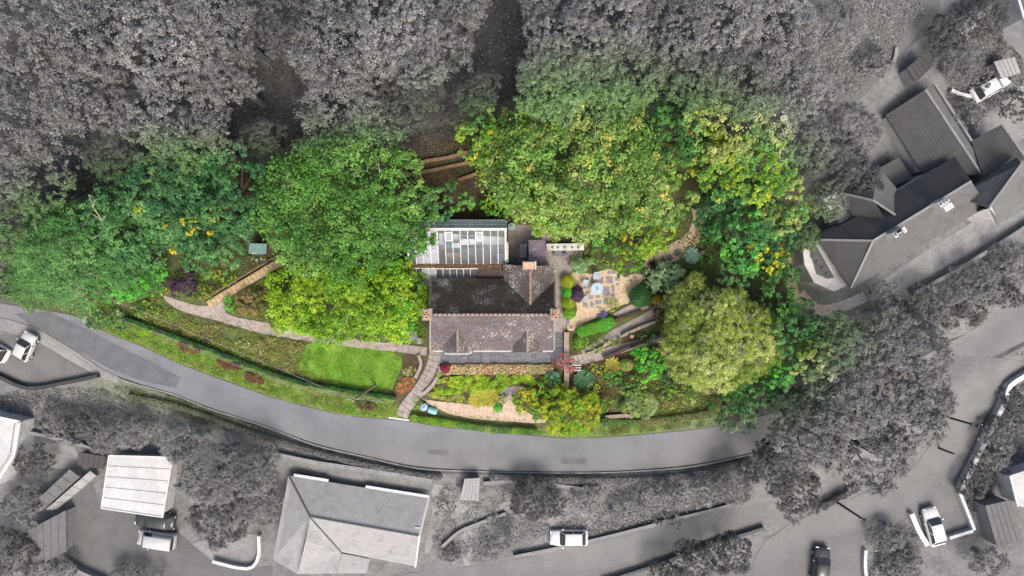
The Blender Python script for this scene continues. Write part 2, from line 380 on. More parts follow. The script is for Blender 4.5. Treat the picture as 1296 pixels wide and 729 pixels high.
# ------------------------------------------------------------------ foliage
def unit(v): return v / np.maximum(np.linalg.norm(v, axis=1, keepdims=True), 1e-6)
def leaf_mesh(name, C, N, size, asp, colr, parent=None, tdir=None, loc=None):
    n = len(C); N = unit(N)
    t = RNG.normal(size=(n, 3)) if tdir is None else tdir
    t = unit(t - (t * N).sum(1, keepdims=True) * N); b = np.cross(N, t)
    s = np.asarray(size).reshape(-1, 1) * np.ones((n, 1)); w = s * asp
    V = np.stack([C - t * s * .5, C + b * w * .5 + t * s * .08 + N * s * .07, C + t * s * .5 - N * s * .12, C - b * w * .5 + t * s * .08 + N * s * .07], 1).reshape(-1, 3)
    me = bpy.data.meshes.new(name); me.vertices.add(4 * n); me.vertices.foreach_set('co', V.astype(np.float32).ravel())
    me.loops.add(4 * n); me.loops.foreach_set('vertex_index', np.arange(4 * n, dtype=np.int32))
    me.polygons.add(n); me.polygons.foreach_set('loop_start', np.arange(0, 4 * n, 4, dtype=np.int32))
    try: me.polygons.foreach_set('loop_total', np.full(n, 4, np.int32))
    except Exception: pass
    a = me.attributes.new('col', 'FLOAT_COLOR', 'FACE')
    cc = np.ones((n, 4), np.float32); cc[:, :3] = np.clip(colr, .004, .9); a.data.foreach_set('color', cc.ravel())
    me.materials.append(MATS['foliage']); me.update(calc_edges=True); me.validate()
    o = bpy.data.objects.new(name, me); COL.objects.link(o)
    if parent is not None: o.parent = parent
    if loc is not None: o.location = loc
    return o
def pal_pick(pal, n):
    w = np.array([p[0] for p in pal], float); idx = RNG.choice(len(pal), n, p=w / w.sum())
    return np.array([p[1] for p in pal])[idx]
def crown_leaves(rx, ry, rz, cz, leaf, pal, asp=.7, dens=1.4, accent=None, lobe_r=.36, lob=None, flat=.35, spike=0):
    """leaf cards in clumps of clumps; returns centres, normals, sizes, colours, lobe centres"""
    Rm = (rx + ry) / 2
    nl = (lob if lob and lob > 0 else 0) or int(np.clip(9 + Rm * 3.2, 7, 34))
    ga = np.pi * (3 - 5 ** .5); L = []
    ph = RNG.uniform(0, 6.28, 3)
    for i in range(nl):
        u = (i + .5) / nl; zc = 1 - 1.28 * u; th = i * ga + RNG.uniform(-.35, .35); q = math.sqrt(max(0, 1 - zc * zc))
        k = RNG.uniform(.58, .80) * (1 + .13 * math.sin(2 * th + ph[0]) + .10 * math.sin(3 * th + ph[1]))
        L.append((q * math.cos(th) * k * rx, q * math.sin(th) * k * ry, cz + zc * rz * RNG.uniform(.5, .85)))
    L = np.array(L); lr = RNG.uniform(.75, 1.25, nl) * lobe_r * Rm
    area = 2.1 * math.pi * rx * ry; n = int(area / (leaf * leaf * asp * .5) * dens)
    per = 34; ns = max(nl * 3, n // per)
    li = RNG.integers(0, nl, ns)
    out = unit(np.stack([L[:, 0] / rx, L[:, 1] / ry, (L[:, 2] - cz) / rz + .25], 1))
    d = unit(RNG.normal(size=(ns, 3)) + 1.0 * out[li] + np.array([0, 0, .35]))
    sc = L[li] + d * (lr[li] * RNG.uniform(.65, 1.08, ns))[:, None] * np.array([1, 1, .85])
    sr = lr[li] * RNG.uniform(.18, .40, ns)
    lc = pal_pick(pal, nl) * RNG.uniform(.85, 1.15, (nl, 1))
    pc = pal_pick(pal, ns)
    scol = (.5 * lc[li] + .5 * pc) * RNG.uniform(.75, 1.25, (ns, 1))
    if accent:
        frac, ac = accent; pick = RNG.random(ns) < frac; scol[pick] = np.array(ac) * RNG.uniform(.8, 1.2, (pick.sum(), 1))
    si = np.repeat(np.arange(ns), per); m = len(si)
    dd = unit(RNG.normal(size=(m, 3)) + .8 * d[si] + np.array([0, 0, .4]))
    C = sc[si] + dd * (sr[si] * RNG.uniform(.2, 1.05, m))[:, None] * np.array([1, 1, 1 - flat])
    Nn = dd * .6 + RNG.normal(size=(m, 3)) * .33 + np.array([0, 0, .65])
    Cc = scol[si] * RNG.uniform(.7, 1.3, (m, 1)); Cc[:, 0] *= RNG.uniform(.85, 1.2, m)
    sz = leaf * RNG.uniform(.65, 1.35, m)
    return C, Nn, sz, Cc, L
def ball_leaves(rx, ry, rz, cz, leaf, pal, asp=.7, dens=1.4, accent=None, lobe_r=0, lob=None, flat=0):
    """compact mound: leaves over a bumpy dome reaching the ground"""
    leaf = min(leaf, .11); n = int(2.6 * math.pi * rx * ry / (leaf * leaf * asp * .5) * dens)
    d = unit(RNG.normal(size=(n, 3)) + np.array([0, 0, .25])); d[:, 2] = np.abs(d[:, 2]) * np.where(RNG.random(n) < .85, 1, -.6)
    am = 1.7
    b1, b2 = unit(RNG.normal(size=(14, 3)) + np.array([0, 0, .5])), RNG.uniform(-.08, .13, 14) * am
    bump_ = 1 + sum(b2[k] * np.exp(-((d - b1[k]) ** 2).sum(1) / .12) for k in range(14))
    rr = bump_ * np.where(RNG.random(n) < .75, RNG.uniform(.9 - .07 * am, 1.03 + .03 * am, n), RNG.uniform(.45, .9, n))
    C = d * rr[:, None] * np.array([rx, ry, rz]) + np.array([0, 0, cz]); C[:, 2] = np.maximum(C[:, 2], .02)
    Nn = d * .8 + RNG.normal(size=(n, 3)) * .4 + np.array([0, 0, .4])
    sc = pal_pick(pal, 30); near = np.argmax(d @ unit(RNG.normal(size=(30, 3)) + np.array([0, 0, .5])).T, 1)
    Cc = (.5 * sc[near] + .5 * pal_pick(pal, n)) * RNG.uniform(.75, 1.25, (n, 1))
    if accent: k = RNG.random(n) < accent[0] * 2; Cc[k] = np.array(accent[1])
    L = b1 * np.array([rx, ry, rz]) * .7 + np.array([0, 0, cz])
    return C, Nn, leaf * RNG.uniform(.65, 1.35, n), Cc, L
def trunk_mesh(zc, lobes, r0, parent, base_z, mat='bark', nlimb=7, name='trunk'):
    m = MB(); p0 = Vector((0, 0, base_z - .25)); top = Vector((0, 0, max(.3, zc * .8)))
    bend = Vector((random.uniform(-.2, .2), random.uniform(-.2, .2), 0)) * min(1, zc * .2)
    m.tube([p0, p0.lerp(top, .15), p0.lerp(top, .55) + bend, top], [r0 * 1.35, r0, r0 * .8, r0 * .5], 8)
    for l in lobes[:nlimb]:
        a = p0.lerp(top, random.uniform(.45, .85)) + bend * .5; b = Vector(l) * .92
        mid = a.lerp(b, .55) + Vector((0, 0, -.08 * (b - a).length))
        m.tube([a, mid, b], [r0 * .42, r0 * .26, r0 * .09], 6)
    v = m; me = bpy.data.meshes.new(name); me.from_pydata(v.v, [], v.f); me.materials.append(MATS[mat]); me.update()
    o = bpy.data.objects.new(name, me); COL.objects.link(o); o.parent = parent
    return o
def tree(px, py, rxp, ryp, h, pal, label, name='broadleaf_tree', cat='tree', leaf=.3, dens=1.4, accent=None, asp=.7, group=None, lob=None,
         mat='bark', lobe_r=.36, twigs=0, parts=('crown', 'trunk'), flat=.35, share=None):
    """crown seen at pixel (px, py) with pixel radii; height h above the ground"""
    zt = 0.
    for _ in range(10):
        p = PZ(px, py, zt + h * .72); zt = .5 * zt + .5 * gz(p)
    p = PZ(px, py, zt + h * .72); zt = gz(p); f = (H - zt - h * .6) / H / PPM
    rx, ry = rxp * f, ryp * f
    rz = min(h * .46, .85 * (rx + ry) / 2 if h > 3 else h * .46); cz = h - rz
    r = root(name, (p.x, p.y, zt), label, cat, group)
    if share:
        L = shared_crown(share, pal, r, rx, ry, rz, cz)
    else:
        C, Nn, sz, Cc, L = (ball_leaves if lob == -1 else crown_leaves)(rx * (1.05 if h > 4 else 1.), ry * (1.05 if h > 4 else 1.), rz, cz, leaf * .84, pal, asp, dens * 1.2, accent and (accent[0] * .5, accent[1]), lobe_r, lob, flat)
        k = C[:, 2] > .02; C[~k, 2] = RNG.uniform(.02, .2, (~k).sum())
        leaf_mesh(parts[0], C, Nn, sz, asp, Cc, r)
    trunk_mesh(cz, L[np.argsort(-L[:, 2])][::max(1, len(L) // 8)], max(.03, .028 * h + .012 * rx), r, 0, mat, name=parts[1])
    if twigs:
        for q in range(twigs):
            m = MB(); th = random.uniform(0, 6.28); k = random.uniform(.1, .85)
            a = Vector((math.cos(th) * rx * k * .8, math.sin(th) * ry * k * .8, cz + rz * math.sqrt(max(.05, 1 - k * k * .7)) * 1.06))
            t2 = th + random.uniform(-1.6, 1.6); ln = random.uniform(.9, 1.9); pts = [a]
            for j in range(4): t2 += random.uniform(-.45, .45); pts.append(pts[-1] + Vector((math.cos(t2), math.sin(t2), random.uniform(-.2, .3))) * ln / 4)
            m.tube(pts, [.026, .022, .018, .013, .008], 5)
            for j in (1, 2, 3):
                for sg in (-1, 1):
                    if random.random() < .75:
                        t3 = t2 + sg * random.uniform(.5, 1.1); l3 = ln * random.uniform(.18, .4); e1 = pts[j] + Vector((math.cos(t3), math.sin(t3), .15)) * l3 * .5; t3 += sg * .3
                        m.tube([pts[j], e1, e1 + Vector((math.cos(t3), math.sin(t3), .1)) * l3 * .5], [.015, .011, .006], 4)
            tw = MB(); tw.v = m.v; tw.f = m.f; me = bpy.data.meshes.new('twig'); me.from_pydata(m.v, [], m.f); me.materials.append(MATS['bark_pale'])
            o = bpy.data.objects.new('twig', me); COL.objects.link(o); o.parent = r
    return r
CROWNS = {}
def shared_crown(key, pal, r, rx, ry, rz, cz):
    if key not in CROWNS:
        C, Nn, sz, Cc, L = crown_leaves(4.3, 4.3, 3.2, 0., .17, pal, .7, 1.35, None, random.uniform(.3, .38))
        o = leaf_mesh('crown', C, Nn, sz, .7, Cc, r); CROWNS[key] = (o.data, L)
    else:
        o = bpy.data.objects.new('crown', CROWNS[key][0]); COL.objects.link(o); o.parent = r
    th = random.uniform(0, 6.28); o.rotation_euler = (0, 0, th); o.location = (0, 0, cz); k = (rx + ry) / 2
    o.scale = (k / 4.3, k / 4.3, rz / 3.2); ca, sa = math.cos(th), math.sin(th); L = CROWNS[key][1]
    return np.stack([(L[:, 0] * ca - L[:, 1] * sa) * k / 4.3, (L[:, 0] * sa + L[:, 1] * ca) * k / 4.3, cz + L[:, 2] * rz / 3.2], 1)
def shrub(px, py, rxp, ryp, h, pal, label, cat='shrub', name='shrub', leaf=.15, **k):
    leaf = min(leaf, .125)
    k.setdefault('dens', 1.3)
    if any(w in label for w in (' ball', 'dome shrub', 'mound', 'clipped', 'leaved shrub on the patio', 'heather')): k['lob'] = -1
    return tree(px, py, rxp, ryp, h, pal, label, name=name, cat=cat, leaf=leaf, parts=('foliage', 'stem'), **k)
def tuft(px, py, rp, h, pal, label, name='grass_clump', cat='grass clump', n=260, asp=.12, group=None):
    """arching blades from one centre"""
    p = G(px, py); R0 = rp / PPM * (H - p.z) / H
    r = root(name, p, label, cat, group); th = RNG.uniform(0, 6.28, n); q = np.sqrt(RNG.random(n))
    for part, nn in (('blades', n),):
        t1 = np.stack([np.cos(th), np.sin(th), np.zeros(n)], 1); C = []; Nn = []; D = []; Sz = []
        for seg in range(3):
            k = (seg + .5) / 3; rad = R0 * q * k; z = h * (1.6 * k - k * k * .8) * (1.1 - .5 * q)
            C.append(t1 * rad[:, None] + np.array([0, 0, 1]) * z[:, None]); sl_ = (h * (1.6 - 1.6 * k) * (1.1 - .5 * q))[:, None] / np.maximum(R0 * q, .05)[:, None]
            dd = unit(t1 + np.array([0, 0, 1]) * sl_); D.append(dd); Nn.append(np.array([0, 0, 1.]) * np.ones((n, 1)) - t1 * .4)
            Sz.append(np.maximum(R0 * q, .12) * .62 + .08)
        C = np.concatenate(C); Nn = np.concatenate(Nn); D = np.concatenate(D); Sz = np.concatenate(Sz)
        c = np.tile(pal_pick(pal, n) * RNG.uniform(.7, 1.3, (n, 1)), (3, 1))
        leaf_mesh(part, C, Nn, Sz, asp, c, r, tdir=D)
    m = MB(); m.tube([(0, 0, -.1), (0, 0, h * .25)], [R0 * .22, R0 * .12], 6)
    me = bpy.data.meshes.new('crown_base'); me.from_pydata(m.v, [], m.f); me.materials.append(MATS['timber_brown']); o = bpy.data.objects.new('crown_base', me); COL.objects.link(o); o.parent = r
    return r
def cover(name, poly, per_m2, leaf, h, pal, label, cat, asp=.6, clump=.6, smooth=1, upright=.5, hvar=None):
    """ground cover nobody could count: one object of loose leaves in soft clumps"""
    pp = chaikin(poly, smooth) if smooth else poly
    A = np.array([G(q[0], q[1]).xy[:] for q in pp]); lo, hi = A.min(0), A.max(0)
    area = .5 * abs(np.dot(A[:, 0], np.roll(A[:, 1], 1)) - np.dot(A[:, 1], np.roll(A[:, 0], 1)))
    ncl = max(4, int(area * 2.2 / max(clump, .2)))
    def samp(n):
        P = RNG.uniform(lo, hi, (int(n * (hi - lo).prod() / max(area, .1) * 1.1) + 20, 2)); return P[inside(P, A)][:n]
    cc = samp(ncl); ch = RNG.uniform(.25, 1, len(cc)) * h; ccol = pal_pick(pal, len(cc)) * RNG.uniform(.8, 1.2, (len(cc), 1))
    n = int(area * per_m2); ci = RNG.integers(0, len(cc), n)
    th = RNG.uniform(0, 6.28, n); rr = clump * np.sqrt(RNG.random(n)) * RNG.uniform(.5, 1.3, n)
    xy = cc[ci] + np.stack([np.cos(th), np.sin(th)], 1) * rr[:, None]
    z = ch[ci] * np.clip(1 - (rr / (clump * 1.35)) ** 2, .05, 1) * RNG.uniform(.55, 1.05, n)
    k = inside(xy, A); xy, z, ci = xy[k], z[k], ci[k]; n = len(xy)
    C = np.concatenate([xy, (T(xy[:, 0], xy[:, 1]) + .03 + z)[:, None]], 1)
    Nn = RNG.normal(size=(n, 3)) * upright + np.array([0, 0, 1.])
    base = Vector((float(A[:, 0].mean()), float(A[:, 1].mean()), 0)); base.z = gz(base)
    c = (.65 * ccol[ci] + .35 * pal_pick(pal, n)) * RNG.uniform(.7, 1.3, (n, 1))
    o = leaf_mesh(name, C - np.array(base), Nn, leaf * RNG.uniform(.6, 1.4, n), asp, c, loc=base)
    return tag(o, label, cat, kind='stuff')
def hedge(pts, w, h, pal, label, leaf=.13, dens=1.3, name='hedge', closed=False, step=6, group=None, round_=.3, mixk=.45):
    P = wpath(pts, step) if len(pts) > 2 else [G(*pts[0]).lerp(G(*pts[1]), k / 8) for k in range(9)]
    Q = np.array([(p.x, p.y) for p in P]); seg = np.linalg.norm(np.diff(Q, axis=0), axis=1); cum = np.concatenate([[0], np.cumsum(seg)]); Ltot = cum[-1]
    n = int((Ltot * (w + 2 * h)) / (leaf * leaf * .35) * dens)
    t = RNG.uniform(0, Ltot, n); x = np.interp(t, cum, Q[:, 0]); y = np.interp(t, cum, Q[:, 1])
    x2 = np.interp(np.minimum(t + .3, Ltot), cum, Q[:, 0]); y2 = np.interp(np.minimum(t + .3, Ltot), cum, Q[:, 1])
    x1 = np.interp(np.maximum(t - .3, 0), cum, Q[:, 0]); y1 = np.interp(np.maximum(t - .3, 0), cum, Q[:, 1])
    d = unit(np.stack([x2 - x1, y2 - y1, 0 * x], 1)); nx = np.stack([-d[:, 1], d[:, 0]], 1)
    u = RNG.uniform(-1, 1, n); face = RNG.random(n); top = face < w / (w + 1.2 * h)
    bump_ = .12 * np.sin(t * 2.3 + 1) + .1 * np.sin(t * 5.1) + RNG.normal(size=n) * .05
    ends = np.clip(np.minimum(t, Ltot - t) / (w * .5), 0, 1); er = np.sqrt(1 - (1 - ends) ** 2) * .9 + .1
    lat = np.where(top, u, np.sign(u) * RNG.uniform(.82, 1.05, n)) * w / 2 * (1 + bump_ * .5) * er
    z = np.where(top, h * (1 - round_ * np.abs(u) ** 3) * RNG.uniform(.86, 1.04, n), RNG.uniform(.03, .9, n) * h) * (1 + bump_ * .6) * (.45 + .55 * er)
    px_, py_ = x + nx[:, 0] * lat, y + nx[:, 1] * lat
    C = np.stack([px_, py_, T(px_, py_) + z], 1)
    Nn = np.where(top[:, None], np.array([0, 0, 1.]), np.concatenate([nx * np.sign(u)[:, None], .5 * np.ones((n, 1))], 1)) + RNG.normal(size=(n, 3)) * .45
    cl = np.floor(t * 1.4).astype(int); lut = pal_pick(pal, cl.max() + 1)
    c = (mixk * lut[cl] + (1 - mixk) * pal_pick(pal, n)) * RNG.uniform(.7, 1.3, (n, 1))
    r = root(name, P[len(P) // 2], label, 'hedge', group); b = np.array(WL(r))
    leaf_mesh('foliage', C - b, Nn, leaf * RNG.uniform(.65, 1.35, n), .7, c, r)
    m = MB(); k = max(2, int(Ltot / 1.2))
    for tt in np.linspace(.1, Ltot - .1, k):
        a = Vector((float(np.interp(tt, cum, Q[:, 0])), float(np.interp(tt, cum, Q[:, 1])), 0)); a.z = gz(a)
        for sgn in (-1, 1): m.tube([a - Vector((0, 0, .1)), a + Vector((sgn * .1, .05, h * .45)), a + Vector((sgn * .2, -.05, h * .85))], [.04, .03, .015], 5)
    m.build('stems', 'bark', r); return r

# ------------------------------------------------------------------ building helpers
def rp(parent, name, pts, mat, thick=.12, world=False):
    """roof plane from (px, py, z) points with thickness and metre UVs"""
    P = [Vector(p) if world else PZ(*p) for p in pts]
    n = Vector((0, 0, 0))
    for i in range(len(P)): n += (P[i]).cross(P[(i + 1) % len(P)])
    if n.z < 0: P = P[::-1]; n = -n
    n.normalize(); base = WL(parent); k = len(P)
    me = bpy.data.meshes.new(name)
    vs = [p - base for p in P] + [p - base - Vector((0, 0, thick)) for p in P]
    fs = [tuple(range(k)), tuple(range(k, 2 * k))[::-1]] + [(i, i + k, (i + 1) % k + k, (i + 1) % k) for i in range(k)]
    me.from_pydata(vs, [], fs); me.materials.append(MATS[mat]); uvl = me.uv_layers.new(name='uv')
    h = Vector((n.x, n.y, 0)); e = Vector((-h.y, h.x, 0)).normalized() if h.length > .02 else Vector((1, 0, 0)); s = n.cross(e).normalized()
    for lp in me.loops:
        co = Vector(me.vertices[lp.vertex_index].co) + base; uvl.data[lp.index].uv = (co.dot(e), co.dot(s))
    me.update(); o = bpy.data.objects.new(name, me); COL.objects.link(o); o.parent = parent
    return o
def walls(parent, pts, z0, z1, mat, name='wall'):
    m = MB(); m.prism([(p[0], p[1]) for p in pts], z0, z1); return m.build(name, mat, parent)
def window(parent, a, b, t, z, w=1.0, h=1.1, out=.04, frame='white_paint', door=False):
    """window in the wall a-b (world xy, outside to the right of a->b) at fraction t, sill height z"""
    a, b = Vector((a[0], a[1], 0)), Vector((b[0], b[1], 0)); d = (b - a).normalized(); n = Vector((d.y, -d.x, 0)); rz = math.atan2(d.y, d.x)
    c = a.lerp(b, t) + n * .02; m = MB(); m.box((c.x, c.y, z + h / 2), (w, .06, h), rz)
    g = m.build('door' if door else 'window', 'timber_brown' if door else 'window_glass', parent); f = MB(); q = c + n * out
    for s in (-1, 1): e = q + d * s * (w / 2); f.box((e.x, e.y, z + h / 2), (.07, .08, h + .07), rz)
    f.box((q.x, q.y, z + h), (w, .078, .07), rz); f.box((q.x, q.y, z), (w + .1, .13, .07), rz)
    if not door: f.box((q.x, q.y, z + h / 2), (.045, .05, h - .08), rz)
    f.build('frame', frame, g); return g
def tubeline(parent, name, pts, r, mat, seg=6):
    m = MB(); m.tube(pts, r, seg); return m.build(name, mat, parent)

# ------------------------------------------------------------------ the setting
xs = np.concatenate([[-420, -300, -200, -140, -100, -80], np.arange(-64, 64.1, .75), [80, 100, 140, 200, 300, 420]])
ys = np.concatenate([[-400, -280, -180, -110, -70, -50], np.arange(-38, 46.1, .75), [60, 80, 120, 200, 300, 420]])
GX, GY = np.meshgrid(xs, ys); GZ = T(GX, GY); nx_, ny_ = len(xs), len(ys)
gv = np.stack([GX.ravel(), GY.ravel(), GZ.ravel()], 1).tolist()
gf = [(j * nx_ + i, j * nx_ + i + 1, (j + 1) * nx_ + i + 1, (j + 1) * nx_ + i) for j in range(ny_ - 1) for i in range(nx_ - 1)]
gm = MB(); gm.v = [tuple(v) for v in gv]; gm.f = gf
tag(gm.build('ground', 'ground', smooth=True), kind='structure')

simple('hillside_grass_base', (.12, .14, .09), (.17, .19, .13), .5, .95, .8, 7.)
sheet('hillside', [(-60, 400), (39, 424), (125, 472), (221, 503), (314, 537), (400, 568), (530, 598), (721, 603), (880, 594), (960, 578), (1040, 556), (1200, 488), (1360, 405), (1360, 800), (-60, 800)], 'hillside_grass_base', .012, smooth=0, grid=.75)
sheet('hillside', [(1040, 130), (1110, 60), (1180, -20), (1360, -20), (1360, 380), (1200, 430), (1100, 420), (1000, 400), (1010, 250)], 'hillside_grass_base', .012, smooth=0, grid=.75)
UP = [(-60, 375), (0, 384), (47, 391), (104, 401), (135, 422), (180, 438), (221, 458), (260, 473), (310, 491), (360, 508), (440, 527), (491, 530.5), (519, 533.5), (560, 541), (690, 553), (732, 555.5), (815, 550), (877, 544), (917, 538), (960, 528), (1040, 505), (1120, 475), (1190, 440), (1296, 382), (1360, 350)]
LO = [(-60, 392), (0, 402), (39, 418), (91, 446), (125, 466), (167, 483), (221, 498), (260, 514), (314, 531), (360, 547), (400, 562), (464, 577), (530, 591), (608, 595), (721, 597), (799, 595), (880, 588), (960, 571), (1040, 548), (1120, 518), (1200, 480), (1296, 432), (1360, 400)]
sheet('road', UP + LO[::-1], 'road_tarmac', .04, smooth=1)
sheet('road_patch', [(20, 397), (62, 394), (110, 417), (150, 438), (190, 457), (229, 478), (223, 491), (180, 482), (140, 467), (90, 440), (45, 416)], 'tarmac_patch', .052, smooth=0)
sheet('road_patch', [(541, 569), (568, 570), (568, 576), (541, 575)], 'tarmac_patch', .052, smooth=0)
sheet('road_patch', [(710, 579), (742, 580), (742, 588), (710, 587)], 'tarmac_patch', .052, smooth=0)
sheet('road_marking', [(492, 527.6), (518, 531.2), (518, 532.8), (492, 529.4)], 'white_paint', .052, smooth=0)
def kerb(side, pts, w=.14):
    P = wpath(pts, 10); Ls, Rs = strip_sides(P, w); m = MB()
    for i in range(len(P) - 1):
        q = [Ls[i], Rs[i], Rs[i + 1].lerp(Rs[i], .02), Ls[i + 1].lerp(Ls[i], .02)]
        m.prism([(a.x, a.y) for a in q], [gz(a) - .1 for a in q], [gz(P[min(i + j, len(P) - 1)]) + .13 for j in (0, 0, 1, 1)])
    tag(m.build('kerb', 'concrete'), kind='structure')
kerb('south', [(91, 447.5), (125, 467.5), (167, 484.5), (221, 499.5), (260, 515.5), (314, 532.5), (360, 548.5), (400, 563.5), (464, 578.5), (530, 592.5), (608, 596.5), (721, 598.5), (799, 596.5), (880, 589.5), (958, 573)])
# pavement strip and yard at the bend
strip('pavement', [(-20, 405), (38, 420), (90, 449), (125, 470), (150, 481)], [1.2, 1.2, 1.2, .7], 'concrete', .1)
sheet('yard', [(-30, 425), (30, 423), (85, 453), (128, 474), (80, 484), (40, 488), (0, 478), (-30, 470)], 'yard_tarmac', .03, smooth=1)
LANE_U = [(440, 738), (540, 722), (600, 717), (650, 709), (767, 683), (864, 659), (939, 640), (1000, 628), (1026, 662)]
sheet('lane', [(440, 738), (540, 722), (600, 717), (650, 709), (767, 683), (864, 659), (939, 640), (990, 632), (1026, 645), (1000, 668), (958, 662), (893, 681), (815, 710), (747, 730), (700, 750), (440, 760)], 'lane_tarmac', .03, smooth=1)
sheet('side_road', [(950, 760), (954, 706), (969, 684), (1000, 662), (1030, 650), (1098, 622), (1158, 590), (1190, 545), (1186, 480), (1210, 450), (1260, 452), (1300, 459), (1265, 498), (1236, 560), (1210, 617), (1228, 668), (1198, 678), (1168, 690), (1150, 650), (1096, 692), (1093, 760)], 'lane_tarmac', .05, smooth=0)
sheet('yard', [(112, 596), (128, 643), (206, 656), (242, 688), (268, 710), (318, 719), (345, 715), (345, 770), (130, 770), (128, 735), (84, 705), (86, 650)], 'yard_tarmac', .03, smooth=0)
sheet('concrete_pad', [(243, 688), (270, 709), (317, 717), (328, 704), (330, 677), (290, 672)], 'concrete', .06, smooth=0)
sheet('gravel_yard', [(45, 560), (95, 562), (100, 585), (75, 597), (45, 578)], 'concrete', .03)
sheet('gravel_drive', [(640, 712), (700, 668), (690, 655), (735, 645), (765, 650), (780, 670), (800, 668), (770, 682)], 'concrete', .025)
sheet('path', [(545, 612), (565, 615), (585, 640), (612, 645), (650, 632), (655, 640), (600, 662), (597, 715), (585, 716), (583, 665), (560, 650), (545, 700), (535, 700), (548, 650)], 'concrete', .03, smooth=1)
sheet('terrace', [(1095, 372), (1150, 330), (1290, 245), (1310, 258), (1290, 285), (1150, 365), (1105, 385)], 'concrete', .035, smooth=1)
sheet('drive', [(1238, 130), (1262, 105), (1310, 110), (1310, 170), (1260, 190), (1228, 170)], 'concrete', .035)
sheet('drive', [(1265, 45), (1285, 25), (1275, -10), (1310, -10), (1310, 30), (1275, 52)], 'concrete', .035)
strip('track', [(1030, 168), (1065, 135), (1105, 95), (1140, 55), (1165, 15), (1180, -20)], 1.6, 'yard_tarmac', .03)
sheet('meadow', [(1000, -20), (1190, -20), (1190, 30), (1150, 60), (1100, 110), (1040, 160), (1015, 120), (1000, 60)], 'slate_grey_mid', .015)
strip('path', [(1010, 385), (1003, 365), (1001, 340), (1006, 318)], [1.2, 1.0, .9, .7], 'gravel_sand', .035)
strip('path', [(1012, 372), (1035, 392), (1065, 388), (1095, 375)], 1.1, 'gravel_sand', .03)

# garden surfaces
sheet('woodland', [(-60, -40), (1000, -40), (1010, 150), (860, 120), (640, 128), (520, 158), (330, 188), (120, 240), (-60, 330)], 'woodland_floor', .015, smooth=0, grid=.75)
sheet('woodland_clearing', [(495, 190), (530, 165), (590, 155), (650, 200), (655, 270), (640, 285), (540, 285), (495, 260)], 'woodland_floor', .02)
simple('bank_turf', (.10, .15, .035), (.15, .21, .04), .9, .95, .8, 9.)
sheet('bank', [(110, 397), (160, 402), (215, 425), (300, 457), (370, 484), (430, 496), (500, 506), (508, 528), (490, 529.5), (440, 526), (360, 507), (310, 490), (260, 472), (221, 457), (180, 437), (135, 421)], 'bank_turf', .02, smooth=0)
sheet('bank', [(519, 526), (560, 532), (690, 543), (760, 530), (870, 520), (925, 515), (917, 537), (877, 543), (815, 549), (732, 554.5), (690, 552), (560, 540), (519, 532)], 'bank_turf', .02, smooth=0)
sheet('lawn', [(388, 432), (427, 437), (470, 442), (508, 448), (509, 466), (500, 482), (496, 496), (459, 496), (415, 486), (376, 473), (384, 450)], 'lawn', .05, smooth=1, jit=.05, grid=.3)
sheet('garden_bed', [(505, 448), (538, 450), (536, 470), (520, 500), (510, 515), (495, 500), (500, 480)], 'dark_soil', .03)
sheet('garden_bed', [(560, 472), (712, 472), (712, 500), (690, 515), (640, 520), (560, 512), (540, 500), (550, 485)], 'dark_soil', .03)
sheet('garden_bed', [(720, 440), (760, 420), (850, 420), (870, 500), (840, 535), (740, 535), (715, 480)], 'dark_soil', .02)
sheet('gravel_path', [(530, 502), (545, 507), (590, 511), (620, 514), (632, 508), (640, 492), (652, 487), (668, 490), (655, 504), (652, 513), (665, 522), (690, 530), (690, 536), (640, 533), (600, 530), (565, 523), (545, 513)], 'gravel_pink', .055, smooth=1, jit=.05, grid=.3)
sheet('gravel_path', [(205, 372), (225, 380), (252, 388), (268, 386), (284, 380), (284, 395), (296, 401), (338, 409), (380, 415), (425, 426), (475, 433), (505, 434), (505, 446), (475, 443), (422, 438), (376, 429), (330, 422), (292, 411), (262, 402), (236, 396), (212, 385)], 'gravel_grey', .045, smooth=1, jit=.05, grid=.3)
sheet('gravel_patio', [(721, 346), (728, 344), (746, 347), (766, 341), (781, 342), (788, 352), (803, 346), (814, 347), (814, 354), (797, 370), (799, 383), (781, 388), (768, 394), (753, 403), (729, 414), (726, 420), (716, 417), (720, 403), (728, 399), (731, 388), (724, 372), (726, 357)], 'gravel_sand', .05, smooth=1, jit=.05, grid=.3)
strip('sand_path', [(815, 332), (835, 326), (858, 317), (875, 303), (884, 280), (880, 262)], [1.3, 1.6, 1.9, 1.6, 1.2, .8], 'gravel_sand', .045)
sheet('back_yard', [(643, 283), (690, 287), (700, 308), (737, 319), (737, 330), (722, 345), (716, 420), (702, 420), (702, 345), (643, 340)], 'flagstone', .03, smooth=0)
sheet('brick_platform', [(776, 397), (799, 385), (824, 388), (784, 405)], 'gravel_grey', .06, smooth=0)
strip('garden_path', [(738, 449), (757, 437), (772, 427), (797, 414), (823, 399), (847, 377)], [1.0, 1.1, 1.15, 1.1, .95, .8], 'flagstone', .06)
strip('garden_path', [(722, 457), (752, 451), (786, 441), (818, 432), (838, 430)], [1.0, 1.1, .85, .6], 'gravel_grey', .055)

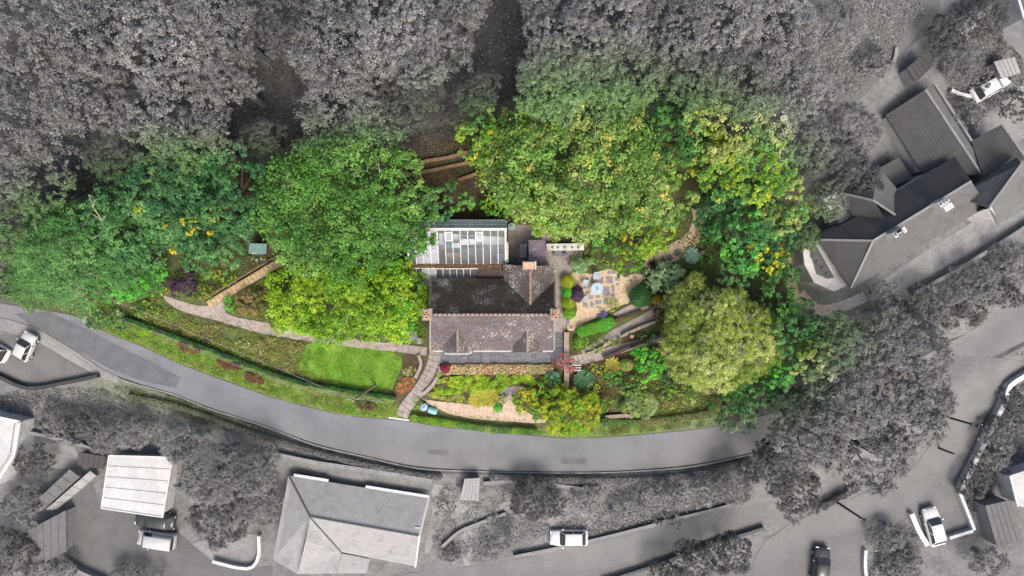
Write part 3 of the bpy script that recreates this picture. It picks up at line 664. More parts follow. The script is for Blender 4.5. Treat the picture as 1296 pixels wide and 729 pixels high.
# flagged entrance path: every flag its own piece
MAINP = [(508, 528), (513, 517), (522, 505), (531, 494), (538, 483), (544, 472), (548, 462), (551, 450), (552, 442)]
ep = strip('entrance_path', MAINP, [1.25, 1.3, 1.4, 1.35, 1.3, 1.35, 1.5], 'dark_soil', .04)
P = wpath(MAINP, 1.5); q = np.array([(p.x, p.y) for p in P]); cum = np.concatenate([[0], np.cumsum(np.linalg.norm(np.diff(q, axis=0), axis=1))])
def along(t): return Vector((float(np.interp(t, cum, q[:, 0])), float(np.interp(t, cum, q[:, 1])), 0))
t = .05
while t < cum[-1] - .5:
    ln = random.uniform(.5, .68); a, b = along(t + .02), along(min(t + ln - .02, cum[-1])); d = (b - a).normalized()
    da = (along(t + .15) - along(max(0, t - .15))).normalized(); db = (along(min(t + ln + .15, cum[-1])) - along(t + ln - .15)).normalized()
    na, nb = Vector((-da.y, da.x, 0)), Vector((-db.y, db.x, 0)); cut = random.uniform(-.15, .2)
    for s0, s1 in ((-.64, cut - .015), (cut + .015, .64)):
        pts = [a + na * s0, a + na * s1, b + nb * s1, b + nb * s0]; m = MB(); dz = random.uniform(0, .02)
        m.prism([(p.x, p.y) for p in pts], [gz(p) + .02 for p in pts], [gz(p) + .085 + dz for p in pts]); m.build('flagstone', 'flagstone', ep)
    t += ln
lp = strip('flagged_path', [(503, 440), (520, 442), (541, 445)], .95, 'dark_soil', .045)
for i in range(5):
    c0 = G(506 + i * 7.6, 440.3 + i * 1.0); m = MB(); m.box((c0.x, c0.y, c0.z + .06), (.6, .86, .07), -.12 + random.uniform(-.03, .03)); m.build('flagstone', 'flagstone', lp)
# slate terrace before the cottage
tm = MB(); A0, A1 = G(557, 441), G(715, 460)
tm.prism([(A0.x, A0.y), (A0.x, A1.y), (A1.x, A1.y), (A1.x, A0.y)], gz(A1) - .3, gz(A0) + .04); te = tag(tm.build('slate_terrace', 'dark_soil'), kind='structure'); tz = gz(A0) + .04
x = A0.x
while x < A1.x - .3:
    w = random.uniform(.9, 1.5); w = min(w, A1.x - x)
    y = A0.y; 
    while y > A1.y + .1:
        h = random.uniform(.55, .85); h = h if y - h > A1.y + .35 else y - A1.y
        m = MB(); m.box((x + w / 2, y - h / 2, tz + .012 + random.uniform(0, .012)), (w - .025, h - .025, .05)); m.build('slate_slab', 'slate_slab', te); y -= h
    x += w
B0, B1 = G(703, 419), G(715, 440.5)
sm = MB(); sm.prism([(B0.x, B0.y), (B0.x, B1.y + .02), (B1.x, B1.y + .02), (B1.x, B0.y)], gz(B1) - .2, tz); st = tag(sm.build('slate_path', 'dark_soil'), kind='structure')
y = B0.y
while y > B1.y + .2:
    h = min(random.uniform(.5, .8), y - B1.y - .02); m = MB(); m.box(((B0.x + B1.x) / 2, y - h / 2, tz + .03), (B1.x - B0.x - .03, h - .025, .05)); m.build('slate_slab', 'slate_slab', st); y -= h

# patio stepping slabs
patio = [o for o in bpy.data.objects if o.name == 'gravel_patio'][0]
for px, py, w, h in [(767, 368.5, 9, 11), (771.3, 354.2, 9, 8.5), (781.7, 353.3, 6, 5), (774, 344.8, 10, 4.5), (775.7, 364.8, 4, 8), (743.9, 369.8, 6, 5), (748.3, 376.4, 6, 5), (749, 385.6, 4, 7.5), (740.8, 386, 5.5, 6),
                     (757.5, 382.5, 8, 5.5), (766.5, 381, 5, 8), (757.5, 389, 6, 2.5), (756.6, 375.8, 5, 3.5), (761.5, 354.5, 4.5, 8), (743.5, 352.5, 4, 3.5), (741.8, 363.5, 7.5, 4), (775.7, 373, 4, 5), (756.5, 399, 4, 4.5), (718.8, 407.6, 4.5, 6), (723, 414, 5, 4), (798, 355, 3, 3), (749, 354, 3.5, 7), (781, 360, 4, 3)]:
    c0 = G(px, py); m = MB(); m.box((c0.x, c0.y, gz(c0) + .06), (w / PPM * .97, h / PPM * .97, .07), random.uniform(-.1, .1)); o = m.build('stepping_slab', 'stepping_slab', patio, bevel=.02)
sp = [o for o in bpy.data.objects if o.name == 'sand_path'][0]
for px, py, w, h in [(847.5, 326, 6, 8), (856.5, 319.3, 7, 8), (838, 329, 6, 5)]:
    c0 = G(px, py); m = MB(); m.box((c0.x, c0.y, gz(c0) + .06), (w / PPM, h / PPM, .07), .5); m.build('stepping_slab', 'slate_slab', sp, bevel=.02)
# step treads in the two garden paths
for nm, pts in (('garden_path', [(757, 437), (772, 427), (797, 414), (815, 404)]),):
    gp_ = [o for o in bpy.data.objects if o.name == nm][0]
    for i, pc in enumerate(wpath(pts, 5)):
        m = MB(); m.box((pc.x, pc.y, gz(pc) + .075), (.36, .95 + random.uniform(-.08, .08), .06), .53 + random.uniform(-.06, .06)); m.build('paving_stone', 'flagstone', gp_)

# ------------------------------------------------------------------ cottage
zg = gz(G(620, 420)); ze = zg + 3.5; zr = zg + 6.5
cot = root('cottage', (PZ(622, 400, zg)), 'old stone cottage with dark mossy tiled roof and two small front dormers', 'house')
def zrear(py): return zr + (py - 398) / (353 - 398) * (zg + 3.1 - zr)
def zfront(py): return zr + (py - 398) / (443 - 398) * (ze - zr)
ps = lambda lst: [PZ(*q) for q in lst]
zm = zg + 3.1
walls(cot, [PZ(549, 357, zm), PZ(698, 357, zm), PZ(699, 440, ze), PZ(548, 440, ze)], zg - .4, zm - .05, 'stone_wall')
rp(cot, 'front_roof', [(546, 398, zr), (700, 398, zr), (702, 443, ze), (544, 443, ze)], 'tiles_front')
rp(cot, 'rear_roof', [(546, 398, zr), (700, 398, zr), (701, 352.5, zm), (546, 352.5, zm)], 'tiles_rear')
for xw in (548.5, 699):   # gable ends
    m = MB(); a, b, c = PZ(xw, 356, zm), PZ(xw, 398, zr - .1), PZ(xw, 440, ze - .15); d = .3 if xw < 600 else -.3
    m.add([a, b, c, (c.x, c.y, zm - .06), (a.x, a.y, zm - .06)] + [(p[0] + d, p[1], p[2]) for p in (a, b, c, (c.x, c.y, zm - .06), (a.x, a.y, zm - .06))],
          [(0, 1, 2, 3, 4), (9, 8, 7, 6, 5), (0, 5, 6, 1), (1, 6, 7, 2), (2, 7, 8, 3), (3, 8, 9, 4), (4, 9, 5, 0)]); m.build('gable', 'stone_wall', cot)
m = MB(); m.box(((PZ(622, 440, ze)).x, PZ(622, 440.6, ze).y, (zm + ze) / 2 - .08), (12.2, .3, ze - zm)); m.build('front_wall_plate', 'stone_wall', cot)
def ridge(parent, a, b, mat='terracotta_old', n=None):
    a, b = Vector(a), Vector(b); n = n or max(2, int((b - a).length / .45))
    for i in range(n):
        p, q_ = a.lerp(b, i / n + .01), a.lerp(b, (i + .96) / n); m = MB(); m.tube([p, q_], [.12, .13], 8); m.build('ridge_tile', mat, parent)
ridge(cot, PZ(548, 398, zr + .02), PZ(699, 398, zr + .02), n=26)
# dormers
for xd, lm in ((579, 'tiles_front'), (667.5, 'tiles_front')):
    zt = zfront(417); ev = zfront(438)
    dl = rp(cot, 'dormer_roof', [(xd, 416.5, zt), (xd, 446, zt), (xd - 18.5, 446, ev), (xd - 18.5, 437.5, ev)], 'tiles_front', .1)
    dr = rp(cot, 'dormer_roof', [(xd, 416.5, zt), (xd, 446, zt), (xd + 18.5, 446, ev), (xd + 18.5, 437.5, ev)], 'tiles_lichen', .1)
    ridge(cot, PZ(xd, 417, zt + .03), PZ(xd, 446, zt + .03))
    a, b, c = PZ(xd - 16.5, 444.6, ev), PZ(xd + 16.5, 444.6, ev), PZ(xd, 444.6, zt - .12); y0 = a.y
    m = MB(); pts = [(a.x, y0, zg - .2), (b.x, y0, zg - .2), (b.x, y0, ev), (c.x, y0, zt - .14), (a.x, y0, ev)]
    m.add(pts + [(p[0], y0 + .35, p[2]) for p in pts], [(0, 1, 2, 3, 4), (9, 8, 7, 6, 5)] + [(i, i + 5, (i + 1) % 5 + 5, (i + 1) % 5) for i in range(5)])
    m.build('dormer_wall', 'stone_wall', cot)
    window(cot, (a.x, y0), (b.x, y0), .5, zg + 2.9, 1.1, 1.0); window(cot, (a.x, y0), (b.x, y0), .5, zg + .75, 1.3, 1.2)
fa, fb = PZ(548, 440.6, ze), PZ(699, 440.6, ze)
window(cot, (fa.x, fa.y), (fb.x, fb.y), .5, zg + .05, 1.0, 2.0, out=.16, door=True)
# gutters: white pvc
for xa, xb, yy in ((549, 560, 444.3), (599, 647, 444.3), (687, 700, 444.3)):
    a, b = PZ(xa, yy, ze - .12), PZ(xb, yy, ze - .12); tubeline(cot, 'gutter', [a, b], .06, 'white_paint')
tubeline(cot, 'gutter', [PZ(563, 446.6, ev - .1), PZ(566, 448, ev - .1), PZ(592, 448, ev - .1), PZ(597, 446, ev - .1)], .05, 'white_paint')
for xw in (544.6, 701.6):
    m = MB(); m.bar(PZ(xw, 398, zr - .02), PZ(xw, 443, ze - .02), .16, .16); m.build('verge_board', 'concrete', cot)
    m = MB(); m.bar(PZ(xw + .3, 397.5, zr - .02), PZ(xw + .3, 353, zm - .02), .16, .15); m.build('verge_board', 'timber_grey', cot)
# rear wing: ridge runs away from the main roof
zw = zrear(386); wl = zrear(355)
rp(cot, 'wing_roof', [(671, 337, zw), (671, 387, zw), (637.5, 355.5, wl), (637, 334.5, wl)], 'tiles_lichen')
rp(cot, 'wing_roof', [(671, 337, zw), (671, 387, zw), (703, 356.5, wl), (703.5, 335.5, wl)], 'tiles_lichen')
ridge(cot, PZ(671, 343, zw + .03), PZ(671, 386, zw + .03))
walls(cot, [PZ(640, 339, wl), PZ(700, 339, wl), PZ(700, 358, wl), PZ(640, 358, wl)], zg - .2, wl - .1, 'stone_wall', 'wing_wall')
a, b, c = PZ(640, 339, wl), PZ(700, 339, wl), PZ(670.5, 339, zw - .1)
m = MB(); pts = [(a.x, a.y, wl - .1), (b.x, a.y, wl - .1), (c.x, a.y, zw - .14)]; m.add(pts + [(p[0], p[1] - .3, p[2]) for p in pts], [(2, 1, 0), (3, 4, 5), (0, 1, 4, 3), (1, 2, 5, 4), (2, 0, 3, 5)]); m.build('wing_gable', 'stone_wall', cot)
window(cot, (b.x, a.y), (a.x, a.y), .35, zg + 1.0, .9, 1.0)
# low flat roof in the corner, slate lean-to behind the wing
zf = zg + 2.7
rp(cot, 'flat_roof', [(603.5, 338, zf), (638, 338, zf), (638, 354, zf - .02), (603.5, 354, zf - .02)], 'tiles_rear', .15)
walls(cot, [PZ(605, 339.5, zf), PZ(637, 339.5, zf), PZ(637, 356, zf), PZ(605, 356, zf)], zg - .1, zf - .16, 'stone_wall', 'outshut_wall')
zl = zg + 3.0
rp(cot, 'lean_to_roof', [(669, 303.5, zl - .5), (690.5, 303.5, zl - .5), (690.5, 337.5, zl), (669, 337.5, zl)], 'tiles_slate')
walls(cot, [PZ(670, 305, zl - .5), PZ(689.6, 305, zl - .5), PZ(689.6, 338, zl - .5), PZ(670, 338, zl - .5)], zg, zl - .68, 'stone_wall', 'lean_to_wall')
rp(cot, 'side_roof', [(658, 309, zl - .75), (667, 309, zl - .75), (667, 326, zl - .7), (658, 326, zl - .7)], 'slate_slab', .1)
walls(cot, [PZ(659, 310, zl - .8), PZ(666.5, 310, zl - .8), PZ(666.5, 325, zl - .8), PZ(659, 325, zl - .8)], zg, zl - .9, 'stone_wall', 'store_wall')
def chimney(px, py, w, d, ztop, npot, vert, mat='brick_wall', potmat='terracotta', z0=None):
    c0 = PZ(px, py, ztop); m = MB(); z0 = z0 if z0 is not None else zg
    m.box((c0.x, c0.y, (z0 + ztop - .2) / 2), (w, d, ztop - .2 - z0)); ch = m.build('chimney', mat, cot)
    m = MB(); m.box((c0.x, c0.y, ztop - .14), (w + .14, d + .14, .12)); m.box((c0.x, c0.y, ztop - .04), (w + .04, d + .04, .08)); m.build('chimney_cap', 'stone_wall', ch)
    for k in range(npot):
        o = (k - (npot - 1) / 2) * .47; m = MB()
        m.lathe((c0.x + (0 if vert else o), c0.y + (o if vert else 0), ztop), [(.2, 0), (.19, .06), (.16, .12), (.16, .38), (.2, .42), (.2, .5), (.13, .5), (.12, .3)], 14); m.build('chimney_pot', potmat, ch)
chimney(540.5, 397.8, .8, 1.0, zr + .9, 2, True, 'stone_wall')
chimney(702.8, 397.8, .8, 1.0, zr + .9, 2, True, 'stone_wall')
chimney(670, 336, 1.15, .7, zw + .9, 0, False, 'brick_wall')
c0 = PZ(670, 336, zw + .9); m = MB(); m.box((c0.x - .08, c0.y, c0.z + .04), (1.0, .62, .07)); m.build('chimney_slab', 'terracotta', cot)
m = MB(); m.box((c0.x + .58, c0.y, c0.z - .1), (.12, .74, .3)); m.build('lead_flashing', 'white_render', cot)
c0 = PZ(675.5, 294, zg + 2.6); m = MB(); m.lathe((c0.x, c0.y, zg), [(.09, 0), (.09, 2.2), (.19, 2.25), (.2, 2.4), (.15, 2.42), (.14, 2.3)], 14); fl = m.build('stove_flue', 'cream_render')
tag(fl, 'cream capped stove flue standing in the back yard', 'flue')
# vertical soil pipe at the left of the rear roof, white flashing blob
m = MB(); p0 = PZ(545, 383, zm + 1.2); m.bar(PZ(543.5, 386, zm + .8), PZ(543.5, 372, zm + .3), .14, .1); m.build('lead_flashing', 'white_render', cot)

# ------------------------------------------------------------------ conservatory: glazed roof with bars, panes, vents
zc = gz(G(582, 310)); zs, zn, zk = zc + 2.3, zc + 2.9, zc + 4.2
cs = root('conservatory', PZ(582, 310, zc), 'large white framed conservatory with glass roof behind the cottage', 'conservatory')
yr = PZ(600, 290.5, zk).y; ysn = PZ(600, 334, zs).y; yn = PZ(600, 278.5, zn).y
xr = PZ(639.8, 291, zk).x; bw = 9.65 / PPM * (H - zk) / H; NB_ = 13; xl = xr - NB_ * bw
floor = MB(); floor.prism([(xl - .1, ysn + .05), (xr + .1, ysn + .05), (xr + .1, yn - .05), (xl - .1, yn - .05)], zc - .5, zc + .06); floor.build('floor', 'tiled_floor', cs)
fl2 = MB(); ym = ysn + (yn - ysn) * .48; fl2.prism([(xl - .05, ym), (xr + .05, ym), (xr + .05, yn - .1), (xl - .05, yn - .1)], zc + .06, zc + .09); fl2.build('floor_strip', 'pale_floor', cs)
def slope_s(t): return Vector((0, yr + (ysn - yr) * t, zk + (zs - zk) * t))
def slope_n(t): return Vector((0, yr + (yn - yr) * t, zk + (zn - zk) * t))
for i in range(NB_ + 1):
    x = xl + i * bw; w = .068 if 0 < i < NB_ else .17
    a, b, c = slope_s(0), slope_s(1), slope_n(1)
    m = MB(); m.bar((x, a.y, a.z), (x, b.y, b.z), w, .09); m.build('glazing_bar', 'white_paint', cs)
    m = MB(); m.bar((x, a.y + .05, a.z), (x, c.y, c.z), w * .8, .08); m.build('glazing_bar', 'white_paint', cs)
for i in range(NB_):
    x0, x1 = xl + i * bw + .03, xl + (i + 1) * bw - .03
    for fn, t0, t1, nm in ((slope_s, .03, .45, 'upper'), (slope_s, .45, .99, 'lower'), (slope_n, .04, .98, 'north')):
        a, b = fn(t0), fn(t1)
        mt = 'green_glass' if nm == 'north' else ('milky_glass' if i in (1, 2) or (i in (3, 4) and nm == 'lower' and i == 3) or (nm == 'upper' and i in (3,)) else 'clear_glass')  # left bays whitened: sky reflection put into the glass colour
        m = MB(); o = .012; m.add([(x0, a.y, a.z), (x1, a.y, a.z), (x1, b.y, b.z), (x0, b.y, b.z), (x0, a.y, a.z - o), (x1, a.y, a.z - o), (x1, b.y, b.z - o), (x0, b.y, b.z - o)],
                                  [(0, 3, 2, 1), (4, 5, 6, 7), (0, 1, 5, 4), (1, 2, 6, 5), (2, 3, 7, 6), (3, 0, 4, 7)]); m.build('pane', mt, cs)
m = MB(); m.box(((xl + xr) / 2, yr + .02, zk + .03), (xr - xl + .25, .24, .14)); m.build('ridge_beam', 'white_paint', cs)
a = slope_n(.55); m = MB(); m.box(((xl + xr) / 2, a.y, a.z + .01), (xr - xl, .04, .09)); m.build('purlin', 'white_paint', cs)
a = slope_s(.45); m = MB(); m.box(((xl + xr) / 2, a.y, a.z - .04), (xr - xl, .035, .06)); m.build('purlin', 'concrete', cs)
gt = MB(); gt.box(((xl + xr) / 2, ysn - .19, zs - .08), (xr - xl + .2, .3, .1)); gut = gt.build('gutter', 'timber_brown', cs)
n = 1300; C = np.stack([RNG.uniform(xl, xr, n), ysn - .19 + RNG.normal(size=n) * .09, zs - .02 + RNG.random(n) * .05], 1)
lo_ = leaf_mesh('leaf_litter', C - np.array(WL(cs)), RNG.normal(size=(n, 3)) * .3 + np.array([0, 0, 1]), RNG.uniform(.07, .15, n), .7,
                pal_pick([(3, (.15, .07, .03)), (2, (.23, .12, .05)), (2, (.08, .045, .025)), (1, (.38, .28, .15))], n), cs); lo_['kind'] = 'stuff'
m = MB(); m.prism([(xl - .02, ysn - .02), (xr + .02, ysn - .02), (xr + .02, ysn + .06), (xl - .02, ysn + .06)], zc - .3, zs - .15); m.build('front_wall', 'white_render', cs)
m = MB(); m.prism([(xl - .02, yn - .04), (xr + .02, yn - .04), (xr + .02, yn + .06), (xl - .02, yn + .06)], zc - .3, zn - .15); m.build('rear_wall', 'white_render', cs)
for x in (xl, xr):
    m = MB(); m.prism([(x - .05, ysn), (x + .05, ysn), (x + .05, yn), (x - .05, yn)], zc - .3, zc + .8); m.build('side_wall', 'white_render', cs)
    for k in range(5):
        yk = ysn + (yn - ysn) * (k + .5) / 5; zt_ = (zs + (zk - zs) * (yk - ysn) / (yr - ysn)) if yk < yr else zn + .2
        m = MB(); m.box((x, yk, (zc + .8 + zt_) / 2), (.07, .07, zt_ - zc - .9)); m.build('mullion', 'white_paint', cs)
m = MB(); p0 = PZ(642.5, 318, zs + .5); m.box((xr + .18, (ysn + yr) / 2 - .5, zs + .35), (.16, (yr - ysn) * .62, .1)); m.build('side_gutter', 'cream_render', cs)
for bi in (5, 9):       # two opening vents
    x0, x1 = xl + bi * bw, xl + (bi + 1) * bw; a, b = slope_s(.08), slope_s(.32); dz = .12
    v = MB(); 
    for s, e in (((x0, a.y, a.z + dz), (x1, a.y, a.z + dz)), ((x0, b.y, b.z + dz), (x1, b.y, b.z + dz)), ((x0 + .04, a.y, a.z + dz), (x0 + .04, b.y, b.z + dz)), ((x1 - .04, a.y, a.z + dz), (x1 - .04, b.y, b.z + dz))): v.bar(s, e, .1, .12)
    vo = v.build('roof_vent', 'white_paint', cs); m = MB(); m.add([(x0, a.y, a.z + dz + .02), (x1, a.y, a.z + dz + .02), (x1, b.y, b.z + dz + .02), (x0, b.y, b.z + dz + .02)], [(3, 2, 1, 0)]); m.build('vent_pane', 'milky_glass', vo)
# lower glazed lean-tos against the cottage
zb = zc + 2.2
def leanto(x0p, x1p, y0p, y1p, nb, mats, label):
    r = root('glazed_lean_to', PZ((x0p + x1p) / 2, y0p, zc), label, 'lean-to')
    X0, X1 = PZ(x0p, y0p, zb).x, PZ(x1p, y0p, zb).x; Y0, Y1 = PZ(x0p, y0p, zb).y, PZ(x0p, y1p, zb - .3).y
    for i in range(nb + 1):
        x = X0 + (X1 - X0) * i / nb; m = MB(); m.bar((x, Y0, zb), (x, Y1, zb - .3), .06, .08); m.build('glazing_bar', 'white_paint', r)
        if i < nb:
            x2 = X0 + (X1 - X0) * (i + 1) / nb; m = MB(); m.add([(x + .02, Y0, zb), (x2 - .02, Y0, zb), (x2 - .02, Y1, zb - .3), (x + .02, Y1, zb - .3)], [(3, 2, 1, 0)]); m.build('pane', mats[i % len(mats)], r)
    m = MB(); m.box(((X0 + X1) / 2, Y0 + .03, zb + .02), (X1 - X0 + .1, .1, .12)); m.build('head_rail', 'white_paint', r)
    m = MB(); m.box(((X0 + X1) / 2, Y1 - .03, zb - .31), (X1 - X0 + .1, .08, .1)); m.build('eave_rail', 'timber_grey', r)
    m = MB(); m.prism([(X0, Y1), (X1, Y1), (X1, Y1 + .06), (X0, Y1 + .06)], zc - .4, zb - .4); m.build('front_wall', 'white_render', r)
    m = MB(); m.prism([(X0, Y1 + .06), (X1, Y1 + .06), (X1, Y0), (X0, Y0)], zc - .4, zc + .05); m.build('floor', 'tiled_floor', r)
leanto(519, 550.5, 340, 362, 4, ['clear_glass', 'clear_glass', 'milky_glass', 'milky_glass'], 'small glazed porch roof with frosted panes under the yellow green tree')
leanto(552, 604, 340.5, 352.5, 6, ['clear_glass'], 'row of dark glass panes between conservatory gutter and cottage roof')
# furniture inside, each piece on the floor
fz = zc + .06
def inside_xy(px, py, z): p = PZ(px, py, z); return p.x, p.y
def sofa(px, py, w, d, mat, label):
    x, y = inside_xy(px, py, fz + .5); r = root('armchair', (x, y, fz + .03), label, 'armchair', None); 
    m = MB(); m.box((x, y, fz + .28), (w, d, .36)); m.build('seat', mat, r, bevel=.04)
    m = MB(); m.box((x, y + d / 2 - .08, fz + .6), (w, .16, .5)); m.build('backrest', mat, r, bevel=.04)
    for s in (-1, 1):
        m = MB(); m.box((x + s * (w / 2 + .06), y, fz + .36), (.13, d, .55)); m.build('armrest', mat, r, bevel=.03)
sofa(588, 306, .7, .6, 'furniture_white', 'white armchair under the conservatory glass beside its twin')
sofa(598, 306, .6, .55, 'furniture_white', 'smaller white armchair under the conservatory glass')
sofa(567.5, 306, .6, .6, 'teal_fabric', 'teal armchair under the conservatory glass')
def table_(px, py, w, d, h, mat, label, name='table', legs='timber_brown'):
    x, y = inside_xy(px, py, fz + h); r = root(name, (x, y, fz), label, 'table')
    m = MB(); m.box((x, y, fz + h), (w, d, .05)); m.build('tabletop', mat, r, bevel=.01)
    for sx in (-1, 1):
        for sy in (-1, 1): m = MB(); m.box((x + sx * (w / 2 - .06), y + sy * (d / 2 - .06), fz + h / 2 - .01), (.05, .05, h - .03)); m.build('leg', legs, r)
table_(577, 310.5, .9, .45, .6, 'furniture_white', 'low white table under the conservatory glass by the armchairs')
table_(572, 325, 1.5, .8, .7, 'tan_fabric', 'tan wooden table under the conservatory glass near the gutter')
table_(589, 326, .62, .55, .5, 'furniture_pale', 'small pale blue stool table under the conservatory glass')
table_(633, 327, .8, .9, .6, 'furniture_pale', 'pale blue table in the conservatory corner by the yard')
table_(601, 317, 2.6, .55, .75, 'slate_slab', 'long grey bench table across the conservatory floor')

# ------------------------------------------------------------------ yard things
def bin_(px, py, r_, h, mat, label, name='dustbin', cat='dustbin'):
    p = G(px, py, h); r = root(name, (p.x, p.y, gz(p)), label, cat); z = gz(p) + .03
    m = MB(); m.lathe((p.x, p.y, z), [(r_ * .85, 0), (r_ * .95, h * .5), (r_, h * .9), (r_ * 1.04, h * .93)], 20); m.build('body', mat, r, smooth=False)
    m = MB(); m.lathe((p.x, p.y, z + h * .932), [(r_ * 1.08, 0), (r_ * 1.08, .05), (r_ * .8, .1), (r_ * .25, .13), (r_ * .22, .17), (.03, .18)], 20); m.build('lid', mat, r)
    m = MB(); m.tube([(p.x - .1, p.y, z + h + .1), (p.x - .08, p.y, z + h + .2), (p.x + .08, p.y, z + h + .2), (p.x + .1, p.y, z + h + .1)], .02, 6); m.build('handle', 'metal_dark', r)
bin_(648, 286.5, .36, .85, 'metal_blue_grey', 'blue grey round dustbin at the conservatory rear corner')
bin_(649, 329, .36, .85, 'metal_dark', 'dark grey round dustbin between conservatory and wing roof')
bin_(714.5, 321, .24, .5, 'metal_dark', 'small black round tub beside the white wall', 'tub', 'tub')
p = G(706, 321); m = MB(); cr = root('garden_chest', p, 'purple grey storage chest below the white wall', 'chest')
m.box((p.x, p.y, p.z + .28), (.78, .55, .5)); m.build('body', 'stepping_slab', cr, bevel=.02)
m = MB(); m.box((p.x, p.y, p.z + .565), (.84, .6, .06)); m.build('lid', 'slate_slab', cr, bevel=.015)
ww = wall_run('retaining_wall', [(691, 313.5), (738, 313)], .62, .8, 'white_render', 'white rendered retaining wall carrying small dark iron ornaments', cap='white_render')
for i, px in enumerate((699, 706, 714.5, 724, 732)):
    p = G(px, 313.3, .9); z = gz(p) + .87; m = MB()
    m.tube([(p.x - .16, p.y + .06, z + .05), (p.x, p.y, z + .10), (p.x + .17, p.y + .05, z + .05)], [.02, .06, .015], 6); m.tube([(p.x, p.y, z + .1), (p.x + .02, p.y - .13, z + .02), (p.x + .02, p.y - .15, z - .01)], [.05, .03, .02], 6)
    tag(m.build('iron_ornament', 'metal_dark'), 'small dark iron ornament on the white retaining wall', 'ornament', 'ornaments on the white wall')
p = G(729.5, 301); r = root('cold_frame', p, 'small white framed cold frame above the white wall', 'cold frame')
for sx, sy, lx, ly in ((0, .27, .8, .07), (0, -.27, .8, .07), (.37, 0, .07, .47), (-.37, 0, .07, .47)):
    m = MB(); m.box((p.x + sx, p.y + sy, p.z + .15), (lx, ly, .34)); m.build('side_board', 'white_paint', r)
m = MB(); m.box((p.x, p.y, p.z + .26), (.66, .46, .012)); m.build('pane', 'clear_glass', r)
m = MB(); m.box((p.x, p.y, p.z + .275), (.04, .46, .03)); m.build('glazing_bar', 'white_paint', r)

# patio furniture
def round_table(px, py, r_, h, label, mat='metal_blue_grey', top='furniture_pale'):
    p = G(px, py, h); z = gz(p) + .06; r = root('garden_table', (p.x, p.y, z), label, 'table')
    m = MB(); m.lathe((p.x, p.y, z + h), [(r_ - .02, -.03), (r_, -.01), (r_, .015), (r_ - .04, .02), (r_ * .15, .02)], 28); m.build('tabletop', top, r)
    m = MB(); m.lathe((p.x, p.y, z + h + .021), [(r_ * .3, 0), (r_ * .3, .02), (.02, .021)], 20); m.build('centre_plate', mat, r)
    m = MB(); m.lathe((p.x, p.y, z), [(.25, 0), (.24, .03), (.05, .08), (.04, h - .05), (.15, h - .032)], 14); m.build('pedestal', mat, r)
round_table(755.5, 365.5, .62, .74, 'round pale glass garden table on the gravel patio')
def gchair(px, py, a, label, s=1.):
    p = G(px, py, .45); z = gz(p) + .06; r = root('garden_chair', (p.x, p.y, z), label, 'chair')
    M = Matrix.Translation((p.x, p.y, z)) @ Matrix.Rotation(a, 4, 'Z') @ Matrix.Scale(s, 4)
    m = MB()
    for k in range(5): m.box((-.22 + k * .11, 0, .44), (.085, .48, .035))
    m.build('seat', 'furniture_pale', r, M=M)
    m = MB()
    for k in range(5): m.bar((-.22 + k * .11, .25, .46), (-.22 + k * .11, .36, .92), .07, .03)
    m.bar((-.28, .365, .93), (.28, .365, .93), .05, .05); m.build('backrest', 'furniture_pale', r, M=M)
    for sx in (-1, 1):
        m = MB(); m.bar((sx * .29, -.24, .66), (sx * .29, .28, .68), .06, .03); m.build('armrest', 'furniture_pale', r, M=M)
        for sy in (-1, 1): m = MB(); m.bar((sx * .26, sy * .23, 0), (sx * .26, sy * .21, .66 if sy < 0 else .46), .04, .04); m.build('leg', 'metal_blue_grey', r, M=M)
gchair(755.3, 350, 0, 'pale blue slatted garden chair with its back to the planting above the table', 1.15)
gchair(741.3, 358.2, 1.2, 'pale blue garden chair near the yellow ball shrub', .95)
gchair(741.5, 378.3, 1.9, 'pale blue garden chair near the purple shrub', .85)
p = G(764, 399); r = root('flower_pot', p, 'pot of violet flowers at the end of the clipped box hedge', 'flower pot')
m = MB(); m.lathe(p, [(.16, .04), (.2, .2), (.24, .34), (.26, .36), (.22, .36), (.2, .3)], 16); m.build('pot', 'metal_dark', r)
n = 260; C = np.stack([RNG.normal(size=n) * .17, RNG.normal(size=n) * .17, .4 + RNG.random(n) * .25], 1)
leaf_mesh('flowers', C, RNG.normal(size=(n, 3)) * .4 + np.array([0, 0, 1]), .1, .8, pal_pick([(3, (.12, .08, .42)), (2, (.08, .1, .05)), (1, (.35, .3, .6))], n), r)
# bird bath / white statue
def statue(px, py, label, h=.7, mat='white_render'):
    p = G(px, py, h); z = gz(p); m = MB(); m.lathe((p.x, p.y, z), [(.18, 0), (.18, .08), (.08, .14), (.07, h * .5), (.13, h * .62), (.1, h * .8), (.05, h * .84), (.09, h * .9), (.08, h * .98), (.02, h)], 14)
    return tag(m.build('statue', mat, smooth=False), label, 'statue')
statue(807.5, 380, 'small white statue before the dark green dome shrub', 1.5)
def drum(px, py, rad, h, mat, label, name, cat):
    p = G(px, py); r = root(name, p, label, cat); m = MB(); m.lathe(p, [(rad * .7, 0), (rad * .5, .06), (rad * .45, h - .12), (rad * .9, h - .08), (rad, h - .04), (rad, h), (rad * .85, h), (rad * .75, h - .04)], 20); m.build('body', mat, r)
drum(523, 424.8, .52, .6, 'concrete', 'round pale stone table beside the left path and chimney', 'stone_table', 'table')
p = G(531, 431); m = MB(); m.box((p.x, p.y, p.z + .18), (.5, .62, .4), .1); tag(m.build('stone_block', 'concrete', bevel=.03), 'pale stone block next to the round stone table', 'block')
drum(797.7, 425.3, .2, 1.0, 'stone_wall', 'weathered round stone post at the path fork', 'stone_post', 'post')
